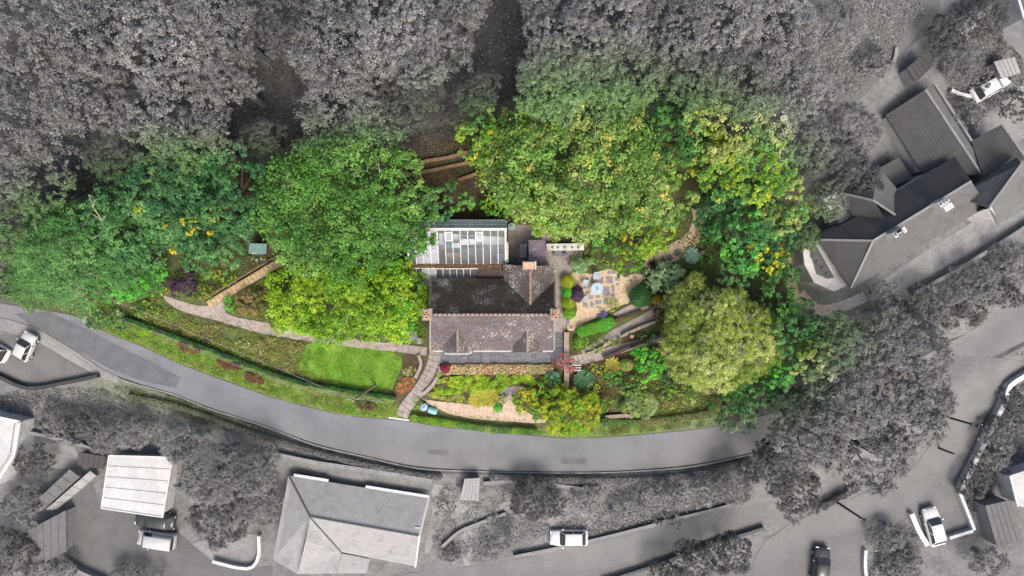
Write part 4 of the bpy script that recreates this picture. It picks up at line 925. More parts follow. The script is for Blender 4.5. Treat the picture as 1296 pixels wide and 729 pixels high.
# barrels by the entrance path
bin_(536.5, 515.3, .36, .95, 'plastic_blue', 'blue grey water butt by the entrance path', 'water_butt', 'water butt')
p = G(548, 519); r = root('barrel', p, 'teal plastic barrel lying on its side by the gravel path', 'barrel')
a = Vector((p.x - .45, p.y + .14, p.z + .36)); b = Vector((p.x + .45, p.y - .14, p.z + .36)); m = MB()
m.tube([a.lerp(b, t) for t in (0, .04, .2, .35, .5, .65, .8, .96, 1)], [.26, .3, .33, .34, .345, .34, .33, .3, .26], 18); m.build('body', 'plastic_teal', r)
for t in (.22, .5, .78): m = MB(); m.tube([a.lerp(b, t - .02), a.lerp(b, t + .02)], .365, 18); m.build('hoop', 'plastic_blue', r)
# slate steps in the front bed
p = G(640.5, 494); r = root('slate_steps', p, 'three dark slate steps climbing into the front flower bed', 'steps')
for k in range(3):
    m = MB(); m.box((p.x + (k - 1) * .12, p.y + (k - 1) * .33, p.z + .08 + k * .12), (.85 - k * .08, .4, .2), -.45); m.build('step', 'slate_slab', r, bevel=.02)
# white slatted bench by the red acer
p = G(728.5, 465); r = root('garden_bench', p, 'white slatted garden bench beside the red acer', 'bench')
for k in range(3): m = MB(); m.box((p.x, p.y + .28 - k * .26, p.z + .5), (1.05, .09, .05)); m.build('slat', 'white_paint', r)
for sx in (-1, 1):
    m = MB(); m.box((p.x + sx * .42, p.y, p.z + .44), (.06, .66, .06)); m.build('rail', 'timber_grey', r)
    for sy in (-1, 1): m = MB(); m.box((p.x + sx * .42, p.y + sy * .28, p.z + .2), (.06, .06, .44)); m.build('leg', 'timber_grey', r)
# red frame chair by the sand path
gz_ = G(888, 320); r = root('folding_chair', gz_, 'small rusty folding chair beside the sand path', 'chair')
for k in range(3): m = MB(); m.box((gz_.x, gz_.y + (k - 1) * .15, gz_.z + .42), (.45, .1, .03), .3); m.build('slat', 'terracotta_old', r)
for sx in (-1, 1):
    m = MB(); m.bar((gz_.x + sx * .22, gz_.y - .22, gz_.z), (gz_.x + sx * .22, gz_.y + .25, gz_.z + .85), .04, .04); m.build('leg', 'timber_brown', r)
    m = MB(); m.bar((gz_.x + sx * .2, gz_.y + .22, gz_.z), (gz_.x + sx * .2, gz_.y - .2, gz_.z + .42), .04, .04); m.build('leg', 'timber_brown', r)

# ------------------------------------------------------------------ boardwalk stairs, shed
A, Bp = G(264, 386), G(364, 328); A.z = gz(A) + .12; Bp.z = gz(Bp) + .75
bd = root('boardwalk', G(264, 386), 'tan timber boardwalk stairs climbing from the gravel path to the shed', 'boardwalk')
d = (Bp - A); dn = Vector((d.x, d.y, 0)).normalized(); nn = Vector((-dn.y, dn.x, 0)); NT = 19; rz = math.atan2(dn.y, dn.x)
for i in range(NT):
    c = A.lerp(Bp, (i + .5) / NT); m = MB(); L0 = Vector((d.x, d.y, 0)).length / NT
    m.box((c.x, c.y, c.z), (L0 * .9, .68, .06), rz); m.build('tread', 'timber_tan', bd)
    m = MB(); e = A.lerp(Bp, (i + .97) / NT); m.box((e.x, e.y, e.z - .02), (.04, .7, .1), rz); m.build('riser', 'timber_brown', bd)
for s in (-1, 1):
    m = MB(); m.bar(A + nn * s * .38 + Vector((0, 0, -.08)), Bp + nn * s * .38 + Vector((0, 0, -.08)), .06, .2); m.build('stringer', 'timber_grey', bd)
for i in range(6):
    c = A.lerp(Bp, i / 5) + nn * .5; g0 = gz(c); m = MB(); m.box((c.x, c.y, (g0 + c.z + .9) / 2), (.09, .09, c.z + .9 - g0)); m.build('post', 'timber_brown', bd)
    c2 = A.lerp(Bp, i / 5) - nn * .36; g0 = gz(c2); m = MB(); m.box((c2.x, c2.y, (g0 + c2.z) / 2 - .1), (.09, .09, max(.1, c2.z - g0))); m.build('post', 'timber_brown', bd)
m = MB(); m.bar(A + nn * .5 + Vector((0, 0, .92)), Bp + nn * .5 + Vector((0, 0, .92)), .09, .05); m.build('handrail', 'timber_brown', bd)
zsd = gz(G(326, 315)); sh = root('garden_shed', G(326, 318), 'small shed with green felt roof at the top of the boardwalk', 'shed')
rp(sh, 'roof', [(315, 308, zsd + 2.0), (337.5, 308.5, zsd + 2.0), (337, 321.5, zsd + 1.8), (314.5, 321, zsd + 1.8)], 'roofing_felt_green', .06)
walls(sh, [PZ(316, 309.5, zsd + 1.9), PZ(336, 309.5, zsd + 1.9), PZ(336, 320, zsd + 1.9), PZ(316, 320, zsd + 1.9)], zsd - .2, zsd + 1.74, 'timber_brown')
sw = [PZ(316, 320, zsd + 1.9), PZ(336, 320, zsd + 1.9)]; window(sh, sw[0], sw[1], .3, zsd + .05, .7, 1.6, door=True)
p = G(349, 316); r = root('log_store', p, 'dark timber log store beside the green felt shed', 'log store')
m = MB(); m.box((p.x, p.y, p.z + 1.15), (1.0, 1.4, .06), .05); m.build('roof', 'timber_dark', r)
for sx in (-1, 1):
    m = MB(); m.box((p.x + sx * .45, p.y, p.z + .55), (.05, 1.3, 1.12), 0); m.build('side', 'timber_brown', r)
m = MB(); m.box((p.x, p.y + .62, p.z + .55), (.84, .04, 1.12)); m.build('back', 'timber_brown', r)
for px, py in ((320, 327.5), (325, 329), (331, 328), (335, 329)):
    p = G(px, py); m = MB(); m.lathe((p.x, p.y, p.z), [(.12, 0), (.17, .06), (.15, .14), (.06, .19), (.01, .2)], 7); tag(m.build('boulder', 'white_render'), 'pale round boulder below the shed', 'boulder', 'boulders below the shed')
p0, p1 = G(316, 324), G(352, 322.5)
r = root('picket_fence', p0, 'low dark picket fence in front of the small shed', 'fence')
for i in range(12):
    c = p0.lerp(p1, i / 11); m = MB(); m.box((c.x, c.y, gz(c) + .35), (.1, .03, .75)); m.build('picket', 'timber_dark', r)
for z in (.25, .6): m = MB(); m.bar(p0 + Vector((0, -.03, z)), p1 + Vector((0, -.03, z)), .03, .06); m.build('rail', 'timber_dark', r)

# ------------------------------------------------------------------ garden walls
wall_run('path_wall', [(558, 463), (556, 472), (550, 484), (543, 492), (536, 498)], .28, .35, 'stone_wall', 'low curved stone wall on the cottage side of the entrance path', cap='flagstone')
wall_run('path_wall', [(530, 449), (533, 457), (532, 466), (526, 478)], .25, .35, 'stone_wall', 'low stone wall between orange flower bed and entrance path', cap='flagstone')
wall_run('brick_wall', [(716.5, 420), (716.5, 489)], .42, .5, 'brick_wall', 'low pink brick wall running down from the slate terrace', cap='terracotta_old')
wall_run('terrace_wall', [(741, 448), (757, 442), (771, 432)], .2, .35, 'brick_wall', 'short brick edge below the wide flagged garden path', cap='terracotta_old')
wall_run('terrace_wall', [(786, 425), (805, 416), (828, 407)], .22, .55, 'stone_wall', 'stone retaining wall below the upper end of the flagged path', cap='timber_grey')
wall_run('terrace_wall', [(763, 453), (778, 447), (800, 437), (835, 424)], .22, .6, 'stone_wall', 'long dark retaining wall under the lower gravel path', cap='timber_dark')
wall_run('terrace_wall', [(777, 405), (790, 401), (812, 393)], .2, .4, 'stone_wall', 'stone edge of the brick platform by the patio', cap='timber_dark')
wall_run('terrace_wall', [(765, 527), (790, 525), (800, 527)], .3, .5, 'stone_wall', 'mossy stone wall behind the roadside verge', cap='timber_grey')
# woodland terraces behind the conservatory
wall_run('timber_terrace', [(505, 213), (540, 205), (565, 201), (592, 194)], .25, .5, 'timber_brown', 'upper timber retaining wall in the woodland clearing', cap='timber_brown')
wall_run('timber_terrace', [(515, 222), (550, 216), (592, 207)], .22, .5, 'timber_brown', 'middle timber retaining wall in the woodland clearing', cap='timber_brown')
wall_run('timber_terrace', [(580, 229), (600, 222), (625, 213)], .22, .5, 'timber_brown', 'lower timber retaining wall near the yellow leaved tree', cap='timber_brown')
strip('dark_bed', [(508, 218), (540, 211), (565, 207), (592, 200)], .7, 'timber_dark', .05)

# wire fence and telegraph pole on the bank
def pole(bp, tp, label, rad=.13, mat='timber_grey', arm=True):
    b0 = G(*bp); rb = math.hypot(bp[0] - 648, bp[1] - 364.5); rt = math.hypot(tp[0] - 648, tp[1] - 364.5); h = (H - b0.z) * (1 - rb / rt)
    r = root('telegraph_pole', b0, label, 'pole'); m = MB(); m.tube([b0 - Vector((0, 0, .3)), b0 + Vector((0, 0, h))], [rad, rad * .75], 10); m.build('shaft', mat, r)
    t = b0 + Vector((0, 0, h - .3))
    if arm:
        m = MB(); m.bar(t + Vector((-.5, .12, 0)), t + Vector((.5, .12, 0)), .08, .1); m.build('crossarm', mat, r)
        for s in (-.42, .42): m = MB(); m.lathe(t + Vector((s, .12, .05)), [(.04, 0), (.05, .06), (.03, .12)], 8); m.build('insulator', 'white_paint', r)
    return t
t0 = pole((475, 487), (444, 504), 'tall timber telegraph pole on the bank below the lawn')
def wire(a, b, sag, label):
    m = MB(); m.tube([Vector(a).lerp(Vector(b), k / 14) - Vector((0, 0, sag * 4 * (k / 14) * (1 - k / 14))) for k in range(15)], .018, 4); tag(m.build('overhead_wire', 'wire'), label, 'wire')
wire(t0, Vector((-75, 14, 9)), 1.2, 'thin overhead wire leaving the lawn telegraph pole along the road')
p1 = pole((1193, 526), (1239, 540), 'dark telegraph pole leaning over the side road by the white wall', mat='timber_dark')
pole((1188, 567), (1207, 575.5), 'short dark post at the side road edge', mat='timber_dark', arm=False)
p3 = pole((1057, 634), (1095.5, 660), 'dark telegraph pole at the lane junction', mat='timber_dark')
FEN = [(158, 399), (215, 422), (300, 455), (370, 482), (430, 494), (500, 505)]
P = wpath(FEN, 40); r = root('wire_fence', P[0], 'green wire fence with thin posts following the bank hedge', 'fence')
for p in P: m = MB(); m.box((p.x, p.y - .35, gz(p) + .55), (.05, .05, 1.2)); m.build('post', 'timber_dark', r)
for z in (.5, .85, 1.15): m = MB(); m.tube([Vector((p.x, p.y - .35, gz(p) + z)) for p in P], .012, 4); m.build('strand', 'wire', r)

# ------------------------------------------------------------------ monochrome neighbours: manor house
def zp(ox, oy, sc): return lambda x, y, z: (ox + x / sc, oy + y / sc, z)
def block_walls(parent, pts, z0, z1, mat, inset=.3, name='wall'):
    W_ = [PZ(*q) for q in pts]; c = sum(W_, Vector()) / len(W_)
    return walls(parent, [p + (c - p).normalized() * inset * 1.4 for p in W_], z0, z1, mat, name)
Z = zp(990, 80, 2.278); zb_ = gz(G(1140, 280)); e = zb_ + 4.0; rg = zb_ + 6.4
mh = root('manor_house', PZ(1140, 285, zb_), 'large white walled house with several dark slate hipped roofs', 'house')
def RPm(name, pts, mat): return rp(mh, name, [Z(*q) for q in pts], mat, .15)  # slopes towards the sun get lighter slate, light painted into the colour
hA = (262, 512, rg); kA = (545, 340, rg)
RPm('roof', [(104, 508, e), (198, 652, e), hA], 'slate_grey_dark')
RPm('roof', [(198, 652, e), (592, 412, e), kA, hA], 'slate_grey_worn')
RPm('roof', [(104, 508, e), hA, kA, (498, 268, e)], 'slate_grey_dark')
block_walls(mh, [Z(104, 508, e), Z(198, 652, e), Z(592, 412, e), Z(498, 268, e)], zb_ - .5, e - .2, 'white_render')
eb = e - .3; rb_ = rg - .9
RPm('wing_roof', [(165, 374, eb), (275, 296, eb), (262, 395, rb_)], 'slate_grey_dark')
RPm('wing_roof', [(165, 374, eb), (262, 395, rb_), (305, 460, rb_), (208, 446, eb)], 'slate_grey_dark')
RPm('wing_roof', [(275, 296, eb), (345, 378, eb), (330, 440, rb_), (262, 395, rb_)], 'slate_grey_mid')
block_walls(mh, [Z(165, 374, eb), Z(275, 296, eb), Z(345, 378, eb), Z(215, 450, eb)], zb_ - .5, eb - .2, 'white_render', name='wing_wall')
ec = zb_ + 2.7
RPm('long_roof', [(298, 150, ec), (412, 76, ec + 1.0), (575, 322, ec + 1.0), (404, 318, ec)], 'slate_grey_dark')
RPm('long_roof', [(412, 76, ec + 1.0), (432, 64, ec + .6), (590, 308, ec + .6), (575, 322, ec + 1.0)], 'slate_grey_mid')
block_walls(mh, [Z(298, 150, ec), Z(430, 66, ec), Z(580, 315, ec), Z(404, 318, ec)], zb_ - .5, ec - .2, 'white_render', .2, name='long_wing_wall')
m = MB(); m.bar(PZ(*Z(413, 76, ec + 1.03)), PZ(*Z(575, 321, ec + 1.03)), .22, .1); m.build('ridge_capping', 'concrete', mh)
m = MB(); m.bar(PZ(*Z(438, 60, ec + .5)), PZ(*Z(545, 225, ec + .5)), .2, .3); m.build('parapet', 'concrete', mh)
ed = e - .8
RPm('side_roof', [(545, 224, ed), (630, 178, ed), (700, 278, ed + .5), (580, 325, ed + .9)], 'slate_grey_dark')
block_walls(mh, [Z(548, 226, ed), Z(630, 182, ed), Z(697, 280, ed), Z(590, 320, ed)], zb_ - .5, ed - .2, 'white_render', .2, name='side_wall')
m = MB(); m.bar(PZ(*Z(634, 176, ed + .05)), PZ(*Z(700, 270, ed + .5)), .25, .15); m.build('gutter', 'concrete', mh)
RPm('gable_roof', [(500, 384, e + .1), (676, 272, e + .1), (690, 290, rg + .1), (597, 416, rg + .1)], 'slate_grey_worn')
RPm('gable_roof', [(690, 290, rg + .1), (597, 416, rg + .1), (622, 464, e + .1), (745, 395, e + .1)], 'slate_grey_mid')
block_walls(mh, [Z(520, 388, e), Z(676, 285, e), Z(735, 390, e), Z(622, 458, e)], zb_ - .5, e - .1, 'white_render', .3, name='gable_wall')
m = MB(); a, b, c = PZ(*Z(560, 430, e)), PZ(*Z(620, 462, e)), PZ(*Z(597, 418, rg)); 
m.add([a, b, c, a + Vector((.2, .1, 0)), b + Vector((.2, .1, 0)), c + Vector((.2, .1, 0))], [(0, 1, 2), (5, 4, 3), (0, 3, 4, 1), (1, 4, 5, 2), (2, 5, 3, 0)]); m.build('gable', 'white_render', mh)
for (x0, y0, x1, y1) in ((110, 509, 262, 512), (198, 648, 262, 512), (262, 512, 545, 340), (262, 395, 330, 440), (167, 374, 262, 395), (597, 416, 690, 290)):
    za = e if (x0, y0) in ((110, 509), (198, 648)) else (eb if x0 == 167 else (rb_ if x0 == 262 and y0 == 395 else rg)); zb2 = rb_ if (x1, y1) in ((330, 440), (262, 395)) else rg
    m = MB(); m.bar(PZ(*Z(x0, y0, za + .05)), PZ(*Z(x1, y1, zb2 + .05)), .2, .08); m.build('ridge_capping', 'slate_grey_light', mh)
for (x, y, n_) in ((335, 490, 3), (345, 485, 0), (465, 402, 3), (480, 415, 0)):
    c0 = PZ(*Z(x, y, rg + 1.2)); m = MB(); m.box((c0.x, c0.y, rg + .2), (.9, .55, 2.0), .55); ch = m.build('chimney', 'white_render', mh)
    for k in range(n_): m = MB(); m.lathe((c0.x + (k - 1) * .3 * .85, c0.y + (k - 1) * .3 * .5, rg + 1.2), [(.12, 0), (.1, .35), (.13, .4), (.09, .4)], 10); m.build('chimney_pot', 'terracotta', ch)
eg = zb_ + 2.6
walls(mh, [PZ(*Z(x, y, eg)) for x, y in ((58, 522), (100, 505), (188, 640), (150, 658), (92, 632), (64, 580))], zb_ - .5, eg, 'white_render', 'bay')
walls(mh, [PZ(*Z(x, y, eg)) for x, y in ((78, 540), (100, 528), (150, 618), (130, 622), (98, 608))], eg, eg + .02, 'slate_grey_mid', 'bay_roof')
for k in range(4):
    c0 = PZ(*Z(88 + k * 14, 560 + k * 17, eg)); m = MB(); m.box((c0.x, c0.y, eg + .07), (.5, .35, .12), -.95); m.build('rooflight', 'window_glass', mh)
walls(mh, [PZ(*Z(x, y, eg)) for x, y in ((118, 392), (160, 368), (206, 440), (166, 462))], zb_ - .5, eg, 'white_render', 'annexe')
walls(mh, [PZ(*Z(x, y, eg)) for x, y in ((140, 425), (160, 412), (175, 435), (155, 448))], eg, eg + .03, 'slate_grey_dark', 'rooflight')
walls(mh, [PZ(*Z(x, y, eg)) for x, y in ((288, 300), (345, 268), (385, 325), (325, 358))], zb_ - .5, eg - .6, 'slate_grey_mid', 'flat_roofed_link')
fa, fb = PZ(*Z(198, 648, e)), PZ(*Z(592, 410, e)); off = Vector((-.35, .3, 0))
for t in (.15, .32, .5, .68, .85):
    for z_ in (.8,): window(mh, (fa + off)[:2], (fb + off)[:2], t, zb_ + z_, 1.0, 1.6)

# bungalow across the road
Z = zp(320, 560, 3.812); zb_ = gz(G(450, 665)); e = zb_ + 2.5; rg = zb_ + 4.3
bg_ = root('bungalow', PZ(450, 665, zb_), 'pale roofed bungalow with white trim across the road below the verge', 'house')
def RPb(name, pts, mat): return rp(bg_, name, [Z(*q) for q in pts], mat, .15)
RPb('roof', [(172, 160, e), (845, 268, e), (800, 450, rg), (275, 358, rg)], 'slate_grey_pale')  # north slope: slate colour lightened to make up for its shade
RPb('roof', [(275, 358, rg), (800, 450, rg), (782, 598, e), (425, 528, e)], 'slate_grey_light')
RPb('roof', [(172, 160, e), (275, 358, rg), (252, 480, rg), (215, 635, e + .6), (96, 565, e)], 'slate_grey_light')
RPb('roof', [(275, 358, rg), (425, 528, e), (405, 632, e), (215, 635, e + .6), (252, 480, rg)], 'slate_grey_light')
block_walls(bg_, [Z(172, 160, e), Z(845, 268, e), Z(785, 600, e), Z(425, 530, e), Z(405, 632, e), (380, 729, e), Z(98, 565, e)], zb_ - .6, e - .2, 'white_render', .32)
RPb('porch_roof', [(425, 535, e - .3), (565, 562, e - .3), (548, 632, e - .5), (408, 632, e - .5)], 'slate_grey_light')
block_walls(bg_, [Z(425, 540, e), Z(562, 566, e), Z(548, 630, e), Z(410, 630, e)], zb_ - .6, e - .7, 'white_render', .2, name='porch_wall')
for a, b, w in (((198, 157, e - .07), (365, 184, e - .07), .3), ((545, 213, e - .07), (850, 262, e - .07), .3), ((850, 262, e - .1), (805, 448, rg - .1), .2), ((805, 448, rg - .1), (783, 600, e - .1), .2), ((275, 357, rg + .03), (800, 450, rg + .03), .14), ((175, 163, e + .04), (275, 357, rg + .04), .14), ((275, 360, rg + .03), (425, 528, e + .04), .14)):
    m = MB(); m.bar(PZ(*Z(*a)), PZ(*Z(*b)), w, .12); m.build('fascia' if w > .15 else 'ridge_capping', 'white_paint' if w > .15 else 'slate_grey_mid', bg_)
a, b = PZ(*Z(200, 175, e)), PZ(*Z(840, 275, e))
for t in (.12, .35, .62, .85): window(bg_, (b - Vector((0, .28, 0)))[:2], (a - Vector((0, .28, 0)))[:2], t, zb_ + .9, 1.2, 1.0)
a, b = PZ(*Z(440, 522, e)), PZ(*Z(780, 588, e))
for t in (.5, .82): window(bg_, (a + Vector((0, .28, 0)))[:2], (b + Vector((0, .28, 0)))[:2], t, zb_ + .9, 1.2, 1.0, out=.06)
p = PZ(*Z(800, 400, e + .2)); m = MB(); m.box((p.x, p.y, e + .4), (.5, .5, 2.2)); m.build('chimney', 'white_render', bg_)
# flat roofed garage, white building at the edge, sheds
Z = zp(0, 500, 3.183); zb_ = gz(G(172, 615)); e = zb_ + 2.6
ga_ = root('garage', PZ(172, 615, zb_), 'square garage with stained white flat roof by the tarmac yard', 'garage')
rp(ga_, 'roof', [Z(440, 243, e), Z(697, 250, e), Z(656, 492, e - .1), (128.5, 643, e - .1)], 'pale_sheet_roof', .12)
block_walls(ga_, [Z(440, 245, e), Z(695, 252, e), Z(655, 488, e), (129, 642, e)], zb_ - .6, e - .22, 'white_render', .15)
ec_ = [PZ(*Z(440, 243, e)), PZ(*Z(697, 250, e)), PZ(*Z(656, 492, e - .1)), PZ(128.5, 643, e - .1)]
for i in range(4): m = MB(); m.bar(ec_[i] + Vector((0, 0, .03)), ec_[(i + 1) % 4] + Vector((0, 0, .03)), .12, .1); m.build('roof_edge', 'white_paint', ga_)
for k in range(1, 5): m = MB(); m.bar(ec_[0].lerp(ec_[3], k / 5) + Vector((0, 0, .015)), ec_[1].lerp(ec_[2], k / 5) + Vector((0, 0, .015)), .05, .03); m.build('roof_batten', 'concrete', ga_)
window(ga_, PZ(132, 640, e)[:2], PZ(203, 650, e)[:2], .5, zb_, 2.4, 2.0, door=True)
zb_ = gz(G(0, 570)); e = zb_ + 3
wb = root('white_building', PZ(-5, 570, zb_), 'white flat roofed building at the edge of the hillside gardens', 'building')
rp(wb, 'roof', [(-40, 520, e), (18, 534, e), (12, 574, e), (-12, 612, e), (-40, 600, e)], 'pale_sheet_roof', .2)
walls(wb, [PZ(-40, 519, e), PZ(25, 534, e), PZ(18, 576, e), PZ(-8, 616, e), PZ(-40, 605, e)], zb_ - .6, e - .25, 'white_render')
for a, b in (((-40, 520), (25, 534)), ((25, 534), (18, 576)), ((18, 576), (-8, 616))): m = MB(); m.bar(PZ(*a, e + .02), PZ(*b, e + .02), .3, .22); m.build('parapet', 'white_paint', wb)
def shed(pts, h, mat, label, wall='timber_grey', name='shed', drop=.2):
    cx = sum(p[0] for p in pts) / len(pts); cy = sum(p[1] for p in pts) / len(pts); z0 = gz(G(cx, cy)); r = root(name, PZ(cx, cy, z0), label, 'shed')
    q = [(p[0], p[1], z0 + h - (drop if i >= 2 else 0)) for i, p in enumerate(pts)]; rp(r, 'roof', q, mat, .1); block_walls(r, q, z0 - .8, z0 + h - drop - .12, wall, .12)
    n_ = 5
    P4 = [PZ(*t_) for t_ in q]
    for k in range(1, n_): m = MB(); m.bar(P4[0].lerp(P4[1], k / n_) + Vector((0, 0, .02)), P4[3].lerp(P4[2], k / n_) + Vector((0, 0, .02)), .05, .04); m.build('roof_batten', mat, r)
    return r
shed([(38, 641), (88, 594), (100, 603), (50, 648)], 1.6, 'slate_grey_mid', 'long narrow dark roofed lean-to beside the tarmac yard')
shed([(58, 645), (114, 596), (122, 602), (72, 645)], 1.0, 'slate_grey_light', 'long narrow pale roofed lean-to beside the tarmac yard')
shed([(36, 671), (83, 646), (84, 698), (36, 721)], 2.0, 'slate_grey_mid', 'grey flat roofed outbuilding beside the tarmac yard')
shed([(100, 572), (134, 578), (130, 594), (98, 588)], 1.6, 'slate_grey_dark', 'dark little shed against the white roofed garage')
shed([(588, 606), (607, 605), (606, 634), (582, 633)], 1.9, 'slate_grey_light', 'pale roofed garden shed below the road by the bungalow')
shed([(1258, 78), (1284, 72), (1292, 92), (1268, 100)], 2.2, 'slate_grey_light', 'pale square shed above the manor house drive')
shed([(1247, 640), (1278, 633), (1295, 684), (1262, 693)], 2.4, 'slate_grey_mid', 'grey flat roofed extension behind the white road wall')
shed([(1148, 86), (1170, 68), (1182, 82), (1160, 104)], 2.0, 'slate_grey_dark', 'small dark outbuilding at the manor house track end', drop=.1)
zb_ = gz(G(1290, 20)); tr = root('villa', PZ(1310, 15, zb_), 'white walled villa at the upper drive', 'house'); e = zb_ + 3.2
rp(tr, 'roof', [(1284, -20, e), (1330, -20, e + 1), (1330, 60, e + 1), (1296, 22, e)], 'slate_grey_mid', .15)
walls(tr, [PZ(1286, -20, e), PZ(1330, -20, e), PZ(1330, 58, e), PZ(1298, 22, e)], zb_ - .5, e - .25, 'white_render')
m = MB(); m.bar(PZ(1283, -20, e), PZ(1296, 24, e), .2, .2); m.build('gutter', 'white_paint', tr)
zb_ = gz(G(1290, 620)); e = zb_ + 2.8; rr_ = root('cottage_extension', PZ(1300, 625, zb_), 'white gabled house corner above the road wall garden', 'house')
rp(rr_, 'roof', [(1278, 602, e), (1330, 585, e + .8), (1330, 650, e + .8), (1288, 640, e)], 'pale_sheet_roof', .15)
walls(rr_, [PZ(1280, 604, e), PZ(1328, 590, e), PZ(1328, 648, e), PZ(1290, 638, e)], zb_ - .5, e - .25, 'white_render')
m = MB(); m.bar(PZ(1278, 602, e), PZ(1288, 641, e), .2, .2); m.build('gutter', 'white_paint', rr_)

# walls of the lower side
wall_run('road_wall', [(1310, 462), (1296, 470), (1270, 487), (1265, 504), (1240, 555), (1209, 619)], .4, 1.0, 'white_render', 'long white wall following the side road', cap='white_paint')
wall_run('road_wall', [(1210, 622), (1228, 668)], .25, .7, 'white_render', 'white wall beside the parked white car', cap='white_paint')
wall_run('road_wall', [(1226, 669), (1197, 678)], .25, .7, 'white_render', 'short white wall behind the parked white car', cap='white_paint')
wall_run('road_wall', [(1150, 648), (1158, 668), (1170, 688)], .45, .6, 'white_render', 'white gate pier wall beside the planted corner bed', cap='white_paint')
wall_run('road_wall', [(1093, 694), (1092, 712), (1094, 735)], .25, .5, 'white_render', 'low pale wall edging the corner bed by the dark car', cap='white_paint')
wall_run('verge_wall', [(352, 573), (400, 583), (460, 592), (510, 600), (548, 607)], .35, .7, 'concrete', 'pale wall between road verge and bungalow', cap='concrete')
wall_run('yard_wall', [(330, 676), (330, 700), (322, 715), (305, 716), (272, 708)], .25, .6, 'white_render', 'white curved wall edging the concrete pad', cap='white_paint')
wall_run('yard_wall', [(84, 708), (110, 722), (140, 735)], .3, .8, 'concrete', 'grey wall at the foot of the tarmac yard', cap='concrete')
wall_run('yard_wall', [(0, 474), (40, 490), (85, 484), (128, 475)], .3, .7, 'slate_grey_dark', 'dark wall bounding the tarmac triangle by the bend', cap='slate_grey_dark')
wall_run('field_wall', [(40, 545), (70, 552), (110, 562), (140, 576)], .25, .7, 'concrete', 'pale wall below the hillside hedge', cap='concrete')
wall_run('garden_wall', [(612, 610), (650, 607), (700, 612), (760, 620)], .3, .6, 'slate_grey_mid', 'grey stone wall above the terraced garden', cap='slate_grey_light')
wall_run('garden_wall', [(560, 690), (580, 672), (602, 662), (640, 648)], .25, .5, 'slate_grey_mid', 'terraced garden wall curving round the beds', cap='slate_grey_light')
wall_run('garden_wall', [(650, 702), (700, 692), (767, 677), (864, 652), (940, 633)], .25, .6, 'slate_grey_mid', 'grey wall along the upper edge of the lane', cap='slate_grey_light')
wall_run('garden_wall', [(760, 735), (825, 714), (900, 687), (965, 666)], .25, .6, 'slate_grey_mid', 'grey wall along the lower edge of the lane', cap='slate_grey_mid')
wall_run('garden_wall', [(1150, 372), (1200, 345), (1260, 308), (1300, 282)], .3, .8, 'slate_grey_mid', 'grey wall below the manor house terrace', cap='concrete')
wall_run('garden_wall', [(1200, 116), (1212, 121), (1226, 124)], .25, .5, 'white_render', 'short white wall beside the manor house drive', cap='white_paint')
wall_run('garden_wall', [(1088, 90), (1110, 90), (1128, 80), (1132, 62)], .25, .4, 'concrete', 'curved pale wall in the upper meadow', cap='concrete')

